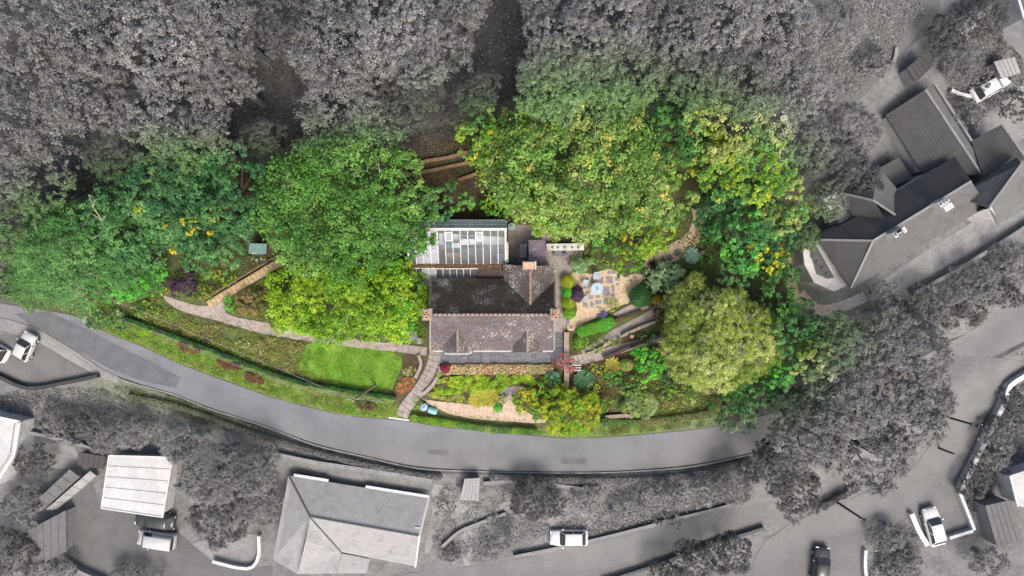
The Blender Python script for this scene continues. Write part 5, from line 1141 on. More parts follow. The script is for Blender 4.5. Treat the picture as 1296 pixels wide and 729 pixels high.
# ------------------------------------------------------------------ vehicles
def car(px, py, ang, Lc, Wc, Hc, paint, label, van=False):
    """ang: heading in picture degrees (0 = right, 90 = up)"""
    p = G(px, py, .6); z = gz(p) + .06; r = root('parked_van' if van else 'parked_car', (p.x, p.y, z), label, 'van' if van else 'car')
    dx = .3; s1 = gz((p.x + math.cos(R(ang)) * dx, p.y + math.sin(R(ang)) * dx)); s0 = gz((p.x - math.cos(R(ang)) * dx, p.y - math.sin(R(ang)) * dx)); pitch = -math.atan2(s1 - s0, 2 * dx)
    M = Matrix.Translation((p.x, p.y, z)) @ Matrix.Rotation(R(ang), 4, 'Z') @ Matrix.Rotation(pitch, 4, 'Y')
    st = [(-.5, .80, .45, .62), (-.485, .9, .28, .80), (-.44, .96, .22, .92), (-.2, 1., .2, .96), (.1, 1., .2, .95), (.25, .98, .2, .9), (.4, .93, .2, .82), (.475, .84, .26, .72), (.5, .7, .4, .6)]
    m = MB(); vs = []; fs = []; K = 10
    for sx, wf, zb, zt in st:
        w = Wc / 2 * wf; zt = zt * Hc / 1.48
        for y, zz in ((-w * .9, zb), (-w, zb + .12), (-w, (zb + zt) / 2), (-w * .97, zt - .1), (-w * .86, zt), (w * .86, zt), (w * .97, zt - .1), (w, (zb + zt) / 2), (w, zb + .12), (w * .9, zb)): vs.append((sx * Lc, y, zz))
    for i in range(len(st) - 1):
        for k in range(K): fs.append((i * K + k, i * K + (k + 1) % K, (i + 1) * K + (k + 1) % K, (i + 1) * K + k))
    fs += [tuple(range(K))[::-1], tuple(range((len(st) - 1) * K, len(st) * K))]
    m.add(vs, fs); m.build('body', paint, r, smooth=True, M=M)
    # cabin frustum
    zb = .92 * Hc / 1.48; zt = Hc; w0, w1 = Wc * .44, Wc * .36
    if van: xb0, xb1, xt0, xt1 = -.49, .36, -.485, .24
    else: xb0, xb1, xt0, xt1 = -.44, .25, -.33, .1
    xb0, xb1, xt0, xt1 = [v * Lc for v in (xb0, xb1, xt0, xt1)]
    m = MB(); m.add([(xb0, -w0, zb - .05), (xb1, -w0, zb - .05), (xb1, w0, zb - .05), (xb0, w0, zb - .05), (xt0, -w1, zt), (xt1, -w1, zt), (xt1, w1, zt), (xt0, w1, zt)], [(3, 2, 1, 0), (4, 5, 6, 7), (0, 1, 5, 4), (1, 2, 6, 5), (2, 3, 7, 6), (3, 0, 4, 7)])
    m.build('roof', paint, r, M=M, bevel=.1, smooth=True)
    def lerp3(a, b, t): return tuple(a[i] + (b[i] - a[i]) * t for i in range(3))
    def glass(q, name):     # q: bottom a,b top c,d of a face; inset panel pushed outwards
        c = [sum(v[i] for v in q) / 4 for i in range(3)]; q = [lerp3(v, c, .13) for v in q]
        n = (Vector(q[1]) - Vector(q[0])).cross(Vector(q[3]) - Vector(q[0])).normalized() * .015
        m = MB(); m.add([Vector(v) + n for v in q] + [Vector(v) - n for v in q], [(0, 1, 2, 3), (7, 6, 5, 4), (0, 4, 5, 1), (1, 5, 6, 2), (2, 6, 7, 3), (3, 7, 4, 0)]); m.build(name, 'car_glass', r, M=M)
    glass([(xb1, -w0, zb), (xb1, w0, zb), (xt1, w1, zt), (xt1, -w1, zt)], 'windscreen')
    glass([(xb0, w0, zb), (xb0, -w0, zb), (xt0, -w1, zt), (xt0, w1, zt)], 'rear_window')
    for s in (-1, 1):
        spans = ((0.02, .5), (.5, .98)) if not van else ((.68, .98),)
        for t0_, t1_ in spans:
            qb = [lerp3((xb0, s * w0, zb), (xb1, s * w0, zb), t) for t in (t0_, t1_)]; qt = [lerp3((xt0, s * w1, zt), (xt1, s * w1, zt), t) for t in (t1_, t0_)]
            q4 = qb + qt; glass(q4 if s < 0 else [q4[1], q4[0], q4[3], q4[2]], 'side_window')
        for x in (-.3, .31):
            m = MB(); m.tube([(x * Lc, s * (Wc / 2 - .2), .3), (x * Lc, s * (Wc / 2 - .18), .3), (x * Lc, s * (Wc / 2 - .0), .3), (x * Lc, s * (Wc / 2 + .01), .3)], [.24, .31, .31, .27], 16); wh = m.build('wheel', 'rubber', r, M=M)
            m = MB(); m.tube([(x * Lc, s * (Wc / 2 - .01), .3), (x * Lc, s * (Wc / 2 + .025), .3)], [.2, .17], 12); m.build('rim', 'car_silver', wh, M=M)
        m = MB(); m.box((.478 * Lc, s * Wc * .33, .66 * Hc / 1.48), (.12, .3, .13)); m.build('headlight', 'lamp_clear', r, M=M)
        m = MB(); m.box((-.492 * Lc, s * Wc * .36, .68 * Hc / 1.48), (.08, .22, .14)); m.build('tail_light', 'terracotta', r, M=M)
        m = MB(); m.box((.16 * Lc, s * (Wc / 2 + .08), zb + .02), (.12, .18, .13)); m.build('wing_mirror', paint, r, M=M)
    return r
car(720, 680, 180, 4.1, 1.75, 1.5, 'car_white', 'white car parked on the gravel beside the lane')
car(1181, 666, 105, 4.3, 1.8, 1.5, 'car_white', 'white car parked inside the white walls by the side road')
car(1038, 716, 84, 4.3, 1.8, 1.55, 'car_dark', 'dark car with pale roof rack driving up the side road')
car(200, 682, 172, 4.1, 1.8, 1.9, 'car_silver', 'pale van parked in the tarmac yard by the garage', van=True)
car(197, 658, 172, 4.4, 1.75, 1.45, 'car_dark', 'dark car parked behind the pale van by the garage')
car(-12, 440, 150, 4.0, 1.7, 1.5, 'car_white', 'white car parked on the triangular yard at the bend')
car(34, 437, 60, 3.2, 1.6, 1.5, 'car_silver', 'small silver car on the triangular yard at the bend')
car(1252, 110, 30, 4.0, 1.7, 1.5, 'car_white', 'white car parked on the manor house drive')
car(1223, 33, 50, 3.8, 1.7, 1.5, 'car_silver', 'silver car among bushes below the villa')

# ------------------------------------------------------------------ vegetation: palettes
OAK = [(3, (.068, .20, .03)), (3, (.105, .26, .045)), (1, (.18, .34, .08)), (1, (.032, .10, .022))]
TEAL = [(3, (.04, .14, .05)), (3, (.07, .20, .065)), (1, (.13, .28, .09)), (1, (.025, .085, .035))]
ASH = [(3, (0.088, 0.25, 0.062)), (2, (0.15, 0.325, 0.1)), (1, (0.062, 0.163, 0.05))]
CHEST = [(4, (.115, .245, .045)), (3, (.18, .32, .06)), (2, (.29, .40, .10)), (1, (.06, .14, .03)), (.5, (.42, .43, .14))]
LIME = [(3, (.16, .34, .02)), (3, (.26, .43, .025)), (1, (.32, .47, .035)), (2, (.09, .24, .02))]
YGREEN = [(3, (0.3, 0.388, 0.025)), (2, (0.45, 0.475, 0.037)), (1, (0.175, 0.275, 0.025)), (1, (0.6, 0.5, 0.037))]
BRIGHT = [(3, (0.088, 0.413, 0.037)), (2, (0.15, 0.525, 0.062)), (1, (0.05, 0.25, 0.025))]
OLIVE = [(3, (.19, .28, .045)), (3, (.28, .37, .07)), (2, (.43, .48, .16)), (1, (.11, .19, .03))]
DARK = [(3, (0.031, 0.112, 0.031)), (2, (0.056, 0.175, 0.044)), (1, (0.025, 0.062, 0.025))]
MID = [(3, (0.062, 0.2, 0.037)), (2, (0.106, 0.275, 0.056)), (1, (0.037, 0.112, 0.031))]
PURPLE = [(3, (0.056, 0.025, 0.069)), (2, (0.1, 0.056, 0.125)), (1, (0.025, 0.015, 0.031))]
RED = [(3, (.40, .08, .10)), (2, (.52, .19, .20)), (1, (.25, .05, .05)), (1, (.3, .2, .1))]
BROWNG = [(3, (0.188, 0.175, 0.062)), (2, (0.263, 0.213, 0.088)), (2, (0.125, 0.188, 0.044)), (1, (0.312, 0.2, 0.112))]
SILVER = [(3, (0.213, 0.338, 0.163)), (2, (0.325, 0.45, 0.25)), (1, (0.112, 0.213, 0.075))]
VARI = [(3, (0.125, 0.312, 0.075)), (2, (0.5, 0.6, 0.375)), (1, (0.062, 0.175, 0.037))]
GREYA = [(3, (.11, .205, .07)), (3, (.125, .235, .08)), (1, (.15, .265, .10)), (1, (.08, .155, .055))]
GREYD = [(3, (.055, .12, .04)), (2, (.075, .155, .05)), (1, (.04, .09, .03))]
GREYP = [(3, (.15, .265, .10)), (2, (.17, .30, .12)), (1, (.12, .225, .08))]
YEL = (.52, .46, .02)

# ------------------------------------------------------------------ the big coloured trees
tree(436, 250, 95, 88, 12, OAK, 'big round green oak beside the conservatory and boardwalk', leaf=.27, dens=1.7, twigs=4)
tree(440, 378, 84, 50, 5.5, LIME, 'broad yellow green tree overhanging the gravel path below the oak', leaf=.24, dens=1.8)
tree(500, 372, 30, 48, 5, BRIGHT[:1] + LIME, 'bright green tree against the cottage gable end', leaf=.22, dens=1.7)
tree(374, 388, 34, 36, 3.0, LIME + OLIVE, 'pale olive green bush tree at the boardwalk side of the path', leaf=.2, dens=1.6)
tree(527, 292, 22, 32, 8.5, OAK, 'slim green oak at the conservatory side wall', leaf=.25, dens=1.6)
tree(215, 245, 60, 50, 10, TEAL, 'blue green holly tree with yellow flecks among dark trees', leaf=.26, dens=1.6, accent=(.05, (.3, .36, .04)))
tree(290, 236, 46, 52, 11, TEAL + DARK, 'dark bluish evergreen next to the big oak', leaf=.26, dens=1.6)
tree(258, 278, 56, 42, 8.5, TEAL, 'blue green tree with bright yellow leaf clusters above the boardwalk', leaf=.25, dens=1.6, accent=(.02, YEL))
for i, (x, y, rr) in enumerate(((255, 285, 13), (283, 277, 9), (297, 268, 10))):
    tree(x, y, rr, rr, 9.6, [(2, YEL), (2, (.36, .38, .03)), (2, (.15, .26, .04)), (1, (.07, .18, .05))], ['large yellow leaved branch rising above the blue green tree', 'middle yellow leaved stem rising above the blue green tree', 'outer yellow leaved stem beside the dark evergreen'][i], name='yellow_sapling', leaf=.17, lob=11, dens=.9, group='yellow stems above the boardwalk')
tree(150, 290, 60, 52, 9, TEAL + ASH, 'mixed dark green tree between ash and holly', leaf=.26, dens=1.5)
tree(90, 320, 75, 58, 9, ASH, 'feathery pale green ash with bare leaning limb', leaf=.2, asp=.45, dens=1.7, twigs=7)
tree(155, 352, 50, 28, 4.5, BRIGHT + ASH, 'bright green low tree above the purple bush', leaf=.2, dens=1.6)
tree(262, 322, 45, 20, 3.6, TEAL + ASH, 'bluish green shrub bank tree beside the small shed', leaf=.2, dens=1.5)
tree(728, 204, 112, 82, 12, CHEST, 'huge pale green chestnut with autumn flecks behind the yard', leaf=.30, dens=1.8, accent=(.07, (.40, .40, .09)), twigs=3)
tree(812, 238, 56, 50, 10, CHEST, 'smaller pale chestnut crown with bare twigs above the sand path', leaf=.28, dens=1.7, accent=(.07, (.42, .38, .08)), twigs=4)
tree(700, 258, 52, 34, 8, CHEST + LIME, 'low yellowish chestnut bough over the back yard', leaf=.26, dens=1.7, accent=(.08, (.38, .34, .08)))
tree(614, 172, 32, 42, 8, LIME + OAK, 'young yellow green tree at the woodland clearing edge', leaf=.24, dens=1.6, accent=(.10, YEL))
tree(618, 212, 15, 17, 6, LIME, 'small yellow tipped sapling at the timber terraces', leaf=.22, accent=(.2, YEL), name='sapling')
tree(556, 254, 42, 20, 6, OAK + TEAL, 'green tree crown just behind the conservatory roof', leaf=.25, dens=1.6, twigs=2)
shrub(628, 262, 22, 12, 2.4, LIME + BRIGHT, 'bright green shrub at the conservatory rear corner', leaf=.17)
tree(503, 160, 20, 16, 8, OAK + DARK, 'dark green tree at the top of the woodland clearing', leaf=.25)
tree(847, 168, 44, 48, 9, DARK + MID, 'dark green tree in the hollow beside the chestnut', leaf=.25, dens=1.4)
tree(925, 160, 65, 45, 11, ASH + OLIVE, 'tall fading green tree at the wood edge', leaf=.26, dens=1.6, accent=(.06, (.35, .3, .08)))
tree(905, 205, 38, 36, 9.5, YGREEN + LIME + MID, 'golden green tree between chestnut and dark conifers', leaf=.24, dens=1.6)
tree(960, 215, 42, 40, 10, ASH + LIME, 'fresh green tree below the fading wood edge tree', leaf=.25, dens=1.6, accent=(.05, YEL))
tree(985, 250, 30, 45, 9, OLIVE + ASH, 'olive green tree before the manor shrubbery', leaf=.25, dens=1.5)
tree(925, 240, 34, 28, 7, TEAL, 'blue green conifer above the sand path', leaf=.2, asp=.4, dens=1.6)
tree(900, 270, 22, 25, 6, TEAL + DARK, 'dark blue green conifer beside the sand path bend', leaf=.2, asp=.4)
tree(938, 300, 34, 40, 8, BRIGHT + TEAL, 'emerald green tree right of the sand path', leaf=.22, dens=1.6)
tree(975, 295, 26, 40, 7, DARK + TEAL, 'dark green tree facing the manor house bay', leaf=.22, dens=1.5)
tree(970, 325, 22, 20, 6.5, YGREEN, 'golden bush tree facing the manor house bay', leaf=.2)
tree(935, 335, 28, 24, 6, MID + TEAL, 'mid green tree behind the olive dome tree', leaf=.22)
tree(985, 370, 22, 45, 6, MID + DARK, 'narrow dark green tree along the manor path', leaf=.22)
tree(912, 426, 71, 75, 7, OLIVE, 'big olive yellow dome tree with pale bare twigs', leaf=.32, asp=.2, dens=2.4, twigs=44, lobe_r=.25, lob=60)
tree(1000, 420, 34, 34, 7, MID + TEAL, 'green tree between olive dome tree and grey wood', leaf=.24)
tree(1025, 455, 32, 30, 8, MID + OLIVE, 'tall green tree fading to grey beside the dome tree', leaf=.25)
tree(955, 490, 36, 28, 6, DARK + MID, 'dark green tree under the olive dome tree by the road', leaf=.22)
tree(930, 520, 38, 24, 5, MID + DARK, 'green tree overhanging the road end', leaf=.22)
tree(985, 470, 28, 26, 6, DARK + BRIGHT, 'deep green tree behind the road end', leaf=.22)
shrub(1028, 423, 11, 9, 4.5, [(2, (.16, .04, .03)), (1, (.09, .03, .025))], 'dark red leaved shrub among the green trees by the manor', leaf=.17)

g0 = G(165, 352); r = root('dead_tree', g0, 'bare pale leaning trunk rising through the ash foliage', 'tree')
pts = [g0 - Vector((0, 0, .3)), PZ(158, 338, g0.z + 4), PZ(146, 312, g0.z + 7), PZ(136, 296, g0.z + 8.6), PZ(130, 280, g0.z + 9.6), PZ(118, 262, g0.z + 10.4), PZ(112, 246, g0.z + 10.8)]
m = MB(); m.tube(pts, [.15, .11, .085, .065, .05, .035, .02], 7); m.build('trunk', 'bark_pale', r)
for k, (dx, dy) in ((3, (-14, 6)), (4, (-10, -8)), (4, (8, -6)), (5, (7, -8)), (2, (-12, 10)), (3, (9, -10))):
    p = pts[k]; q = p + Vector((dx / PPM, -dy / PPM, .5)); m = MB(); m.tube([p, p.lerp(q, .5) + Vector((.05, .08, .2)), q], [.04, .03, .012], 5); m.build('limb', 'bark_pale', r)
# ------------------------------------------------------------------ garden shrubs
shrub(718.7, 356.6, 8.5, 8.5, 1.2, YGREEN, 'golden ball shrub at the yard end of the path border', leaf=.1)
shrub(718.7, 370.5, 7.5, 7, 1.1, BRIGHT, 'round green ball shrub between two golden ones', leaf=.1)
shrub(719, 384, 8.5, 8, 1.2, YGREEN + LIME, 'golden green ball shrub beside the right chimney', leaf=.1)
shrub(720, 396, 8, 8, 1.2, LIME + BRIGHT, 'green ball shrub at the lower end of the path border', leaf=.1)
shrub(731, 371.5, 8, 11, 1.3, PURPLE, 'dark purple leaved shrub on the patio edge', leaf=.11)
shrub(733, 336, 11, 11, 1.5, VARI, 'variegated white and green ball shrub by the yard corner', leaf=.1)
shrub(744, 331, 6, 5, 1.0, SILVER, 'silvery shrub beside the variegated ball', leaf=.1)
shrub(775.3, 385.6, 7.5, 11, 1.2, LIME + YGREEN, 'yellow green shrub at the patio lower corner', leaf=.11)
shrub(811, 375.7, 14, 13, 1.6, DARK + MID, 'clipped dark green dome shrub at the patio end', leaf=.09, dens=1.8)
tree(845, 350, 23, 21, 2.4, SILVER, 'silver green spiky shrub above the dome', name='shrub', cat='shrub', leaf=.34, asp=.14, dens=2.2, parts=('foliage', 'stem'))
shrub(825, 352, 12, 12, 1.8, MID + SILVER, 'green shrub between dark dome and silver spiky shrub', leaf=.14)
tree(797, 328, 22, 20, 4, LIME + MID, 'bushy green tree between chestnut and gravel patio', leaf=.18, dens=1.6)
tree(815, 298, 40, 24, 5, LIME + YGREEN + MID, 'yellow green bushy tree left of the sand path', leaf=.2, dens=1.6)
shrub(766, 303, 18, 14, 2.4, BRIGHT + MID, 'bright green shrub above the white wall end', leaf=.16)
shrub(783, 298, 12, 12, 2.6, DARK + MID, 'dark green shrub under the chestnut boughs', leaf=.16)
shrub(745, 322, 10, 8, 1.2, MID + LIME, 'small green shrub under the white wall end', leaf=.12)
shrub(765, 333, 14, 7, 1.0, OLIVE + MID, 'low olive planting along the patio top', leaf=.12)
shrub(831.7, 379, 7, 6, 1.0, [(2, (.42, .28, .03)), (1, (.2, .2, .03))], 'orange gold shrub next to the clipped dark dome', leaf=.12)
shrub(838, 393, 13, 10, 1.2, [(3, (.10, .03, .03)), (1, (.06, .05, .02))], 'maroon leaved shrub at the flagged path top', leaf=.13)
shrub(833, 402, 6, 5, .8, [(3, (.5, .38, .04)), (1, (.1, .18, .03))], 'orange flowered clump below the maroon shrub', leaf=.1)
tuft(874.5, 324, 10, .8, [(2, (.24, .42, .32)), (1, (.36, .52, .42))], 'blue green agave rosette beside the sand path', 'agave', 'agave', 180, .3)
tuft(825.6, 334, 6, .5, [(1, (.03, .03, .025)), (1, (.06, .05, .04))], 'near black grass clump by the sand path start', n=140)
shrub(895, 300, 10, 14, 1.8, BRIGHT + MID, 'fern green shrub right of the sand path', leaf=.15)
shrub(896, 328, 9, 8, 1.5, BRIGHT, 'bright green shrub below the rusty chair', leaf=.14)
shrub(821, 461, 19, 24, 2.4, BRIGHT, 'vivid green rounded shrub below the lower gravel path', leaf=.15, dens=1.8, accent=(.06, (.3, .45, .06)))
shrub(847, 478, 13, 10, 1.8, MID + TEAL, 'dark teal shrub beside the vivid green shrub', leaf=.14)
shrub(820, 428, 12, 9, 1.3, DARK, 'dark green shrub at the end of the retaining walls', leaf=.13)
shrub(839, 446, 10, 13, 1.5, [(2, (.09, .06, .045)), (1, (.05, .06, .03))], 'brown purple bush behind the vivid green shrub', leaf=.13)
tree(718, 461, 12, 12, 2.0, RED, 'red leaved acer at the terrace corner', name='acer', cat='tree', leaf=.13, dens=1.2, parts=('crown', 'trunk'))
shrub(703, 459, 6, 7, .9, RED, 'low pink red plant before the terrace corner', leaf=.11)
shrub(699.5, 475, 9, 5, .9, [(2, (.25, .50, .36)), (1, (.14, .3, .2))], 'mint green plant at the end of the heather strip', leaf=.11)
shrub(700, 486, 13, 13, 1.7, MID + DARK, 'deep green shrub beside the pink brick wall', leaf=.14)
shrub(668, 506, 19, 20, 1.7, LIME + YGREEN, 'yellow green shrub beside the gravel path bend', leaf=.13, dens=1.6)
shrub(689, 500, 12, 12, 1.6, BRIGHT + LIME, 'bright green shrub between golden conifer and bed', leaf=.13)
tree(722, 522, 34, 32, 3.4, YGREEN + LIME, 'spreading golden conifer leaning over the road verge', name='conifer', leaf=.3, asp=.2, dens=2.2, parts=('crown', 'trunk'))
tree(690, 520, 18, 16, 2.4, MID + LIME, 'green conifer left of the golden one', name='conifer', leaf=.24, asp=.22, dens=2)
tuft(738, 480, 13, 1.2, [(2, (.06, .16, .07)), (1, (.12, .24, .12))], 'dark green fern below the white bench', 'fern', 'fern', 260, .15)
tuft(775, 462, 11, .8, [(2, (.45, .34, .05)), (2, (.25, .27, .04))], 'golden brown fern below the lower path', 'fern', 'fern', 220, .15)
shrub(757, 466, 9, 8, .9, YGREEN, 'golden clump below the flagged path foot', leaf=.12)
shrub(776, 478, 12, 10, 1.3, MID + BRIGHT, 'green shrub in the lower shrub border', leaf=.13)
shrub(793, 462, 9, 8, 1.0, OLIVE, 'brownish olive ball shrub in the lower shrub border', leaf=.1)
shrub(750, 490, 10, 8, 1.0, YGREEN + OLIVE, 'yellow leaved clump beside the dark fern', leaf=.12)
shrub(765, 500, 12, 9, 1.1, [(2, (.13, .07, .04)), (1, (.1, .14, .03))], 'rusty brown bush in the lower shrub border', leaf=.13)
shrub(800, 490, 22, 13, 1.5, MID + OLIVE, 'loose green bush in the lower shrub border', leaf=.15)
shrub(760, 512, 15, 12, 1.5, LIME + MID, 'green bush behind the golden conifer', leaf=.15)
shrub(810, 512, 26, 14, 1.5, OLIVE + SILVER, 'straw coloured bush above the roadside verge', leaf=.18, asp=.25)
shrub(850, 505, 18, 12, 1.4, OLIVE + BROWNG, 'olive brown bush below the dome tree', leaf=.15)
shrub(755, 440, 9, 7, .7, LIME + MID, 'green clump between brick wall and flagged path', leaf=.11)
shrub(776, 432, 11, 6, .7, MID + LIME, 'leafy green clump on the bank under the flagged path', leaf=.11)
shrub(735, 432, 9, 8, .7, LIME + MID, 'pale green clump below the clipped box hedge', leaf=.11)
shrub(556, 474, 5, 5, .6, YGREEN, 'yellow clump at the terrace end of the curved wall', leaf=.1)
tuft(620, 502, 12, .8, [(3, (.50, .46, .06)), (2, (.28, .32, .04))], 'golden arching grass beside the slate steps', n=320)
tuft(604, 505, 11, .8, [(3, (.52, .46, .08)), (1, (.3, .33, .05))], 'pale golden grass beside the gravel path', n=320)
shrub(634, 505, 7, 9, .8, MID + OLIVE, 'green brown clump below the slate steps', leaf=.1)
shrub(630, 516, 6, 6, .6, BRIGHT, 'small green mound at the gravel path edge', leaf=.09)
shrub(529, 512, 7, 9, .9, LIME + BRIGHT, 'green shrub behind the water butt', leaf=.1)
shrub(232, 360, 17, 16, 1.9, PURPLE, 'large dark purple bush by the gravel path start', leaf=.2, asp=.35)
shrub(211, 356, 7, 6, 1.2, PURPLE, 'small purple shrub left of the large purple bush', leaf=.13)
shrub(271.6, 362, 8, 6, 1.0, [(2, (.11, .03, .04)), (1, (.07, .05, .05))], 'dark red low shrub beside the boardwalk', leaf=.12)
shrub(287, 354, 11, 9, 1.1, LIME, 'lime green clump beside the boardwalk middle', leaf=.13)
shrub(272, 347, 8, 6, 1.2, YGREEN, 'golden shrub above the lime green clump', leaf=.12)
shrub(258, 369, 12, 9, .9, MID + YGREEN, 'green and gold clump between purple bush and boardwalk', leaf=.12)
shrub(207, 368, 7, 6, .8, YGREEN, 'gold clump under the small purple shrub', leaf=.11)
shrub(140, 374, 12, 10, 1.6, [(2, (.22, .13, .11)), (1, (.12, .06, .05))], 'dusky pink leaved shrub above the road bend', leaf=.14)
shrub(120, 372, 14, 10, 1.6, [(2, (.05, .03, .03)), (1, (.05, .08, .03))], 'blackish shrub next to the dusky pink one', leaf=.14)
tree(318, 382, 18, 17, 1.6, BROWNG, 'brown stemmed bush filling the boardwalk bend', name='shrub', cat='shrub', leaf=.28, asp=.15, dens=2, parts=('foliage', 'stem'))
shrub(290, 385, 9, 10, 1.2, BRIGHT, 'bright green shrub where boardwalk meets gravel path', leaf=.13)
shrub(349, 354, 11, 10, 1.2, DARK + BROWNG, 'dark thicket under the boardwalk top', leaf=.16)
shrub(185, 392, 22, 9, 1.0, OLIVE + MID, 'olive low bush on the bank below the purple bush', leaf=.13)
shrub(182, 415, 11, 9, 1.0, LIME, 'lime green mound on the road bank', leaf=.1)
shrub(136, 404, 30, 12, 1.2, TEAL + VARI, 'white flecked green bush at the road bend bank', leaf=.13)
shrub(416, 409, 4, 4, 4.4, [(2, (.45, .62, .66)), (1, (.3, .42, .45))], 'pale blue hydrangea head in the yellow green tree', leaf=.12, name='hydrangea')
hedge([(730, 421), (745, 416), (762, 411), (777, 405)], 1.1, .9, BRIGHT[:2] + LIME[:1], 'clipped bright green box hedge below the gravel patio', leaf=.08, dens=1.6)
hedge([(162, 402), (215, 421), (300, 453), (370, 479), (430, 491), (502, 502)], .45, 1.1, DARK + [(2, (.03, .045, .02))], 'long dark green hedge along the roadside bank', leaf=.12)
hedge([(560, 467), (610, 467), (660, 467), (700, 467)], 1.0, .5, [(2, (.46, .38, .20)), (2, (.22, .36, .09)), (2, (.55, .24, .20)), (1, (.68, .58, .36))], 'clipped mixed heather hedge along the slate terrace', leaf=.17, dens=2., name='heather_hedge', mixk=.15)
shrub(563.5, 466, 7, 6, .75, [(3, (.30, .03, .07)), (1, (.15, .05, .05))], 'crimson heather at the entrance end of the hedge', leaf=.09)
hedge([(520, 527), (560, 533), (620, 542), (680, 545)], .7, .9, LIME + MID, 'low green roadside hedge below the gravel path', leaf=.11)
hedge([(760, 532), (800, 534), (860, 528), (905, 520)], .8, .9, MID + BROWNG, 'rough mixed hedge on the verge below the dome tree', leaf=.12)

shrub(868, 500, 18, 12, 1.6, MID + OLIVE, 'mid green bush in the gap under the dome tree', leaf=.15)
shrub(846, 496, 14, 10, 1.3, LIME + MID, 'fresh green bush between straw coloured bush and dome tree', leaf=.14)
shrub(855, 418, 11, 12, 1.6, DARK + MID, 'dark green bush at the foot of the dome tree by the path', leaf=.14)
shrub(884, 345, 12, 10, 1.8, MID + DARK, 'dark leafy bush between silver shrub and dome tree', leaf=.14)
# ------------------------------------------------------------------ ground cover
cover('bank_plants', [(110, 397), (160, 405), (215, 428), (300, 460), (370, 487), (430, 498), (500, 508), (508, 526), (490, 529), (440, 525), (360, 506), (310, 489), (260, 471), (221, 456), (180, 436), (135, 420)], 210, .13, .45,
      [(5, (.14, .28, .03)), (4, (.21, .36, .03)), (2, (.12, .2, .05)), (1, (.28, .15, .08)), (1, (.3, .34, .1))], 'green roadside bank plants between the road and the long dark hedge', 'bank plants')
cover('rough_border', [(205, 384), (240, 400), (290, 413), (330, 424), (376, 432), (388, 436), (376, 470), (372, 478), (300, 451), (215, 419), (165, 398)], 200, .14, .6,
      [(3, (.22, .23, .06)), (3, (.16, .25, .04)), (2, (.29, .22, .10)), (1, (.40, .38, .12)), (1, (.17, .34, .03))], 'rough brown and green border between gravel path and dark hedge', 'border plants')
for i, (px, py, c, l) in enumerate([(238, 440, (.22, .09, .06), 'rusty red plants on the bank near the dark road patch'), (290, 462, (.22, .09, .06), 'rusty red plants on the bank above the road'), (322, 478, (.2, .08, .05), 'dark rusty plants on the bank nearer the lawn'), (462, 512, (.15, .08, .06), 'brown bramble patch below the telegraph pole')]):
    cover('bank_bramble', [(px - 16, py - 8), (px + 14, py - 3), (px + 18, py + 9), (px - 10, py + 5)], 420, .15, .75, [(5, c), (1, (.1, .16, .04))], l, 'brambles', clump=.4)
cover('lawn_edge', [(378, 455), (388, 440), (396, 446), (388, 462), (392, 472), (430, 484), (470, 490), (500, 488), (508, 470), (514, 470), (502, 500), (460, 499), (410, 490), (372, 476)], 130, .13, .3, [(3, (.13, .25, .03)), (2, (.2, .28, .05)), (1, (.2, .17, .07))], 'ragged long grass along the lawn edge', 'grass', clump=.35)
cover('white_flowers', [(298, 425), (340, 440), (338, 452), (300, 436)], 26, .14, .75, [(3, (.75, .75, .62)), (1, (.6, .62, .3))], 'loose white flowers in the rough border', 'flowers', clump=.35)
cover('lawn_grass', [(388, 433), (427, 438), (470, 443), (508, 449), (509, 466), (500, 482), (496, 494), (459, 494), (415, 485), (378, 472), (384, 450)], 260, .10, .10, [(3, (.10, .26, .015)), (2, (.16, .33, .02)), (1, (.30, .38, .08)), (1, (.07, .16, .02))], 'short bright green mown lawn grass', 'grass', clump=.7, smooth=1)
cover('orange_flowers', [(503, 478), (524, 476), (527, 484), (512, 501), (500, 492)], 230, .11, .4, [(3, (.55, .16, .05)), (2, (.58, .28, .12)), (1, (.55, .5, .2)), (1, (.15, .25, .04))], 'orange flower bed beside the entrance path', 'flowers', clump=.3)
cover('yellow_flowers', [(509, 463), (528, 461), (528, 474), (510, 476)], 230, .11, .45, [(2, (.5, .5, .12)), (2, (.2, .32, .04)), (1, (.55, .52, .3))], 'pale yellow flower bed above the orange flowers', 'flowers', clump=.3)
cover('front_bed', [(556, 474), (700, 474), (706, 486), (650, 488), (632, 498), (560, 500), (546, 494)], 560, .16, .55, [(5, (.22, .48, .03)), (5, (.38, .56, .035)), (3, (.60, .62, .07)), (1, (.10, .24, .03))], 'dense yellow and green planting before the heather hedge', 'flower bed', asp=.35, clump=.4)
cover('front_edging', [(546, 494), (560, 499), (600, 500), (612, 508), (590, 511), (560, 506), (540, 502)], 480, .14, .5, [(3, (.36, .45, .03)), (2, (.5, .46, .14)), (1, (.58, .56, .34)), (1, (.12, .24, .03))], 'cream and yellow edging plants above the gravel path', 'flower bed', asp=.4, clump=.35)
cover('verge_grass', [(522, 528), (560, 534), (640, 541), (690, 546), (700, 551), (640, 548), (560, 540), (522, 534)], 320, .1, .35, [(3, (.10, .24, .03)), (2, (.16, .28, .03)), (1, (.15, .16, .05))], 'green verge growing along the road below the gravel path', 'verge')
cover('verge_plants', [(745, 528), (800, 527), (870, 518), (915, 520), (920, 536), (877, 542), (815, 548), (740, 553)], 250, .12, .5, [(3, (.12, .18, .04)), (2, (.10, .22, .035)), (2, (.2, .17, .06))], 'scrubby verge plants below the dome tree', 'verge')
cover('border_plants', [(725, 470), (790, 450), (850, 470), (870, 500), (840, 522), (750, 520), (728, 495)], 150, .13, .6, [(3, (.08, .17, .035)), (2, (.14, .2, .04)), (2, (.2, .18, .07)), (1, (.3, .3, .05))], 'mixed low planting filling the lower shrub border', 'border plants')
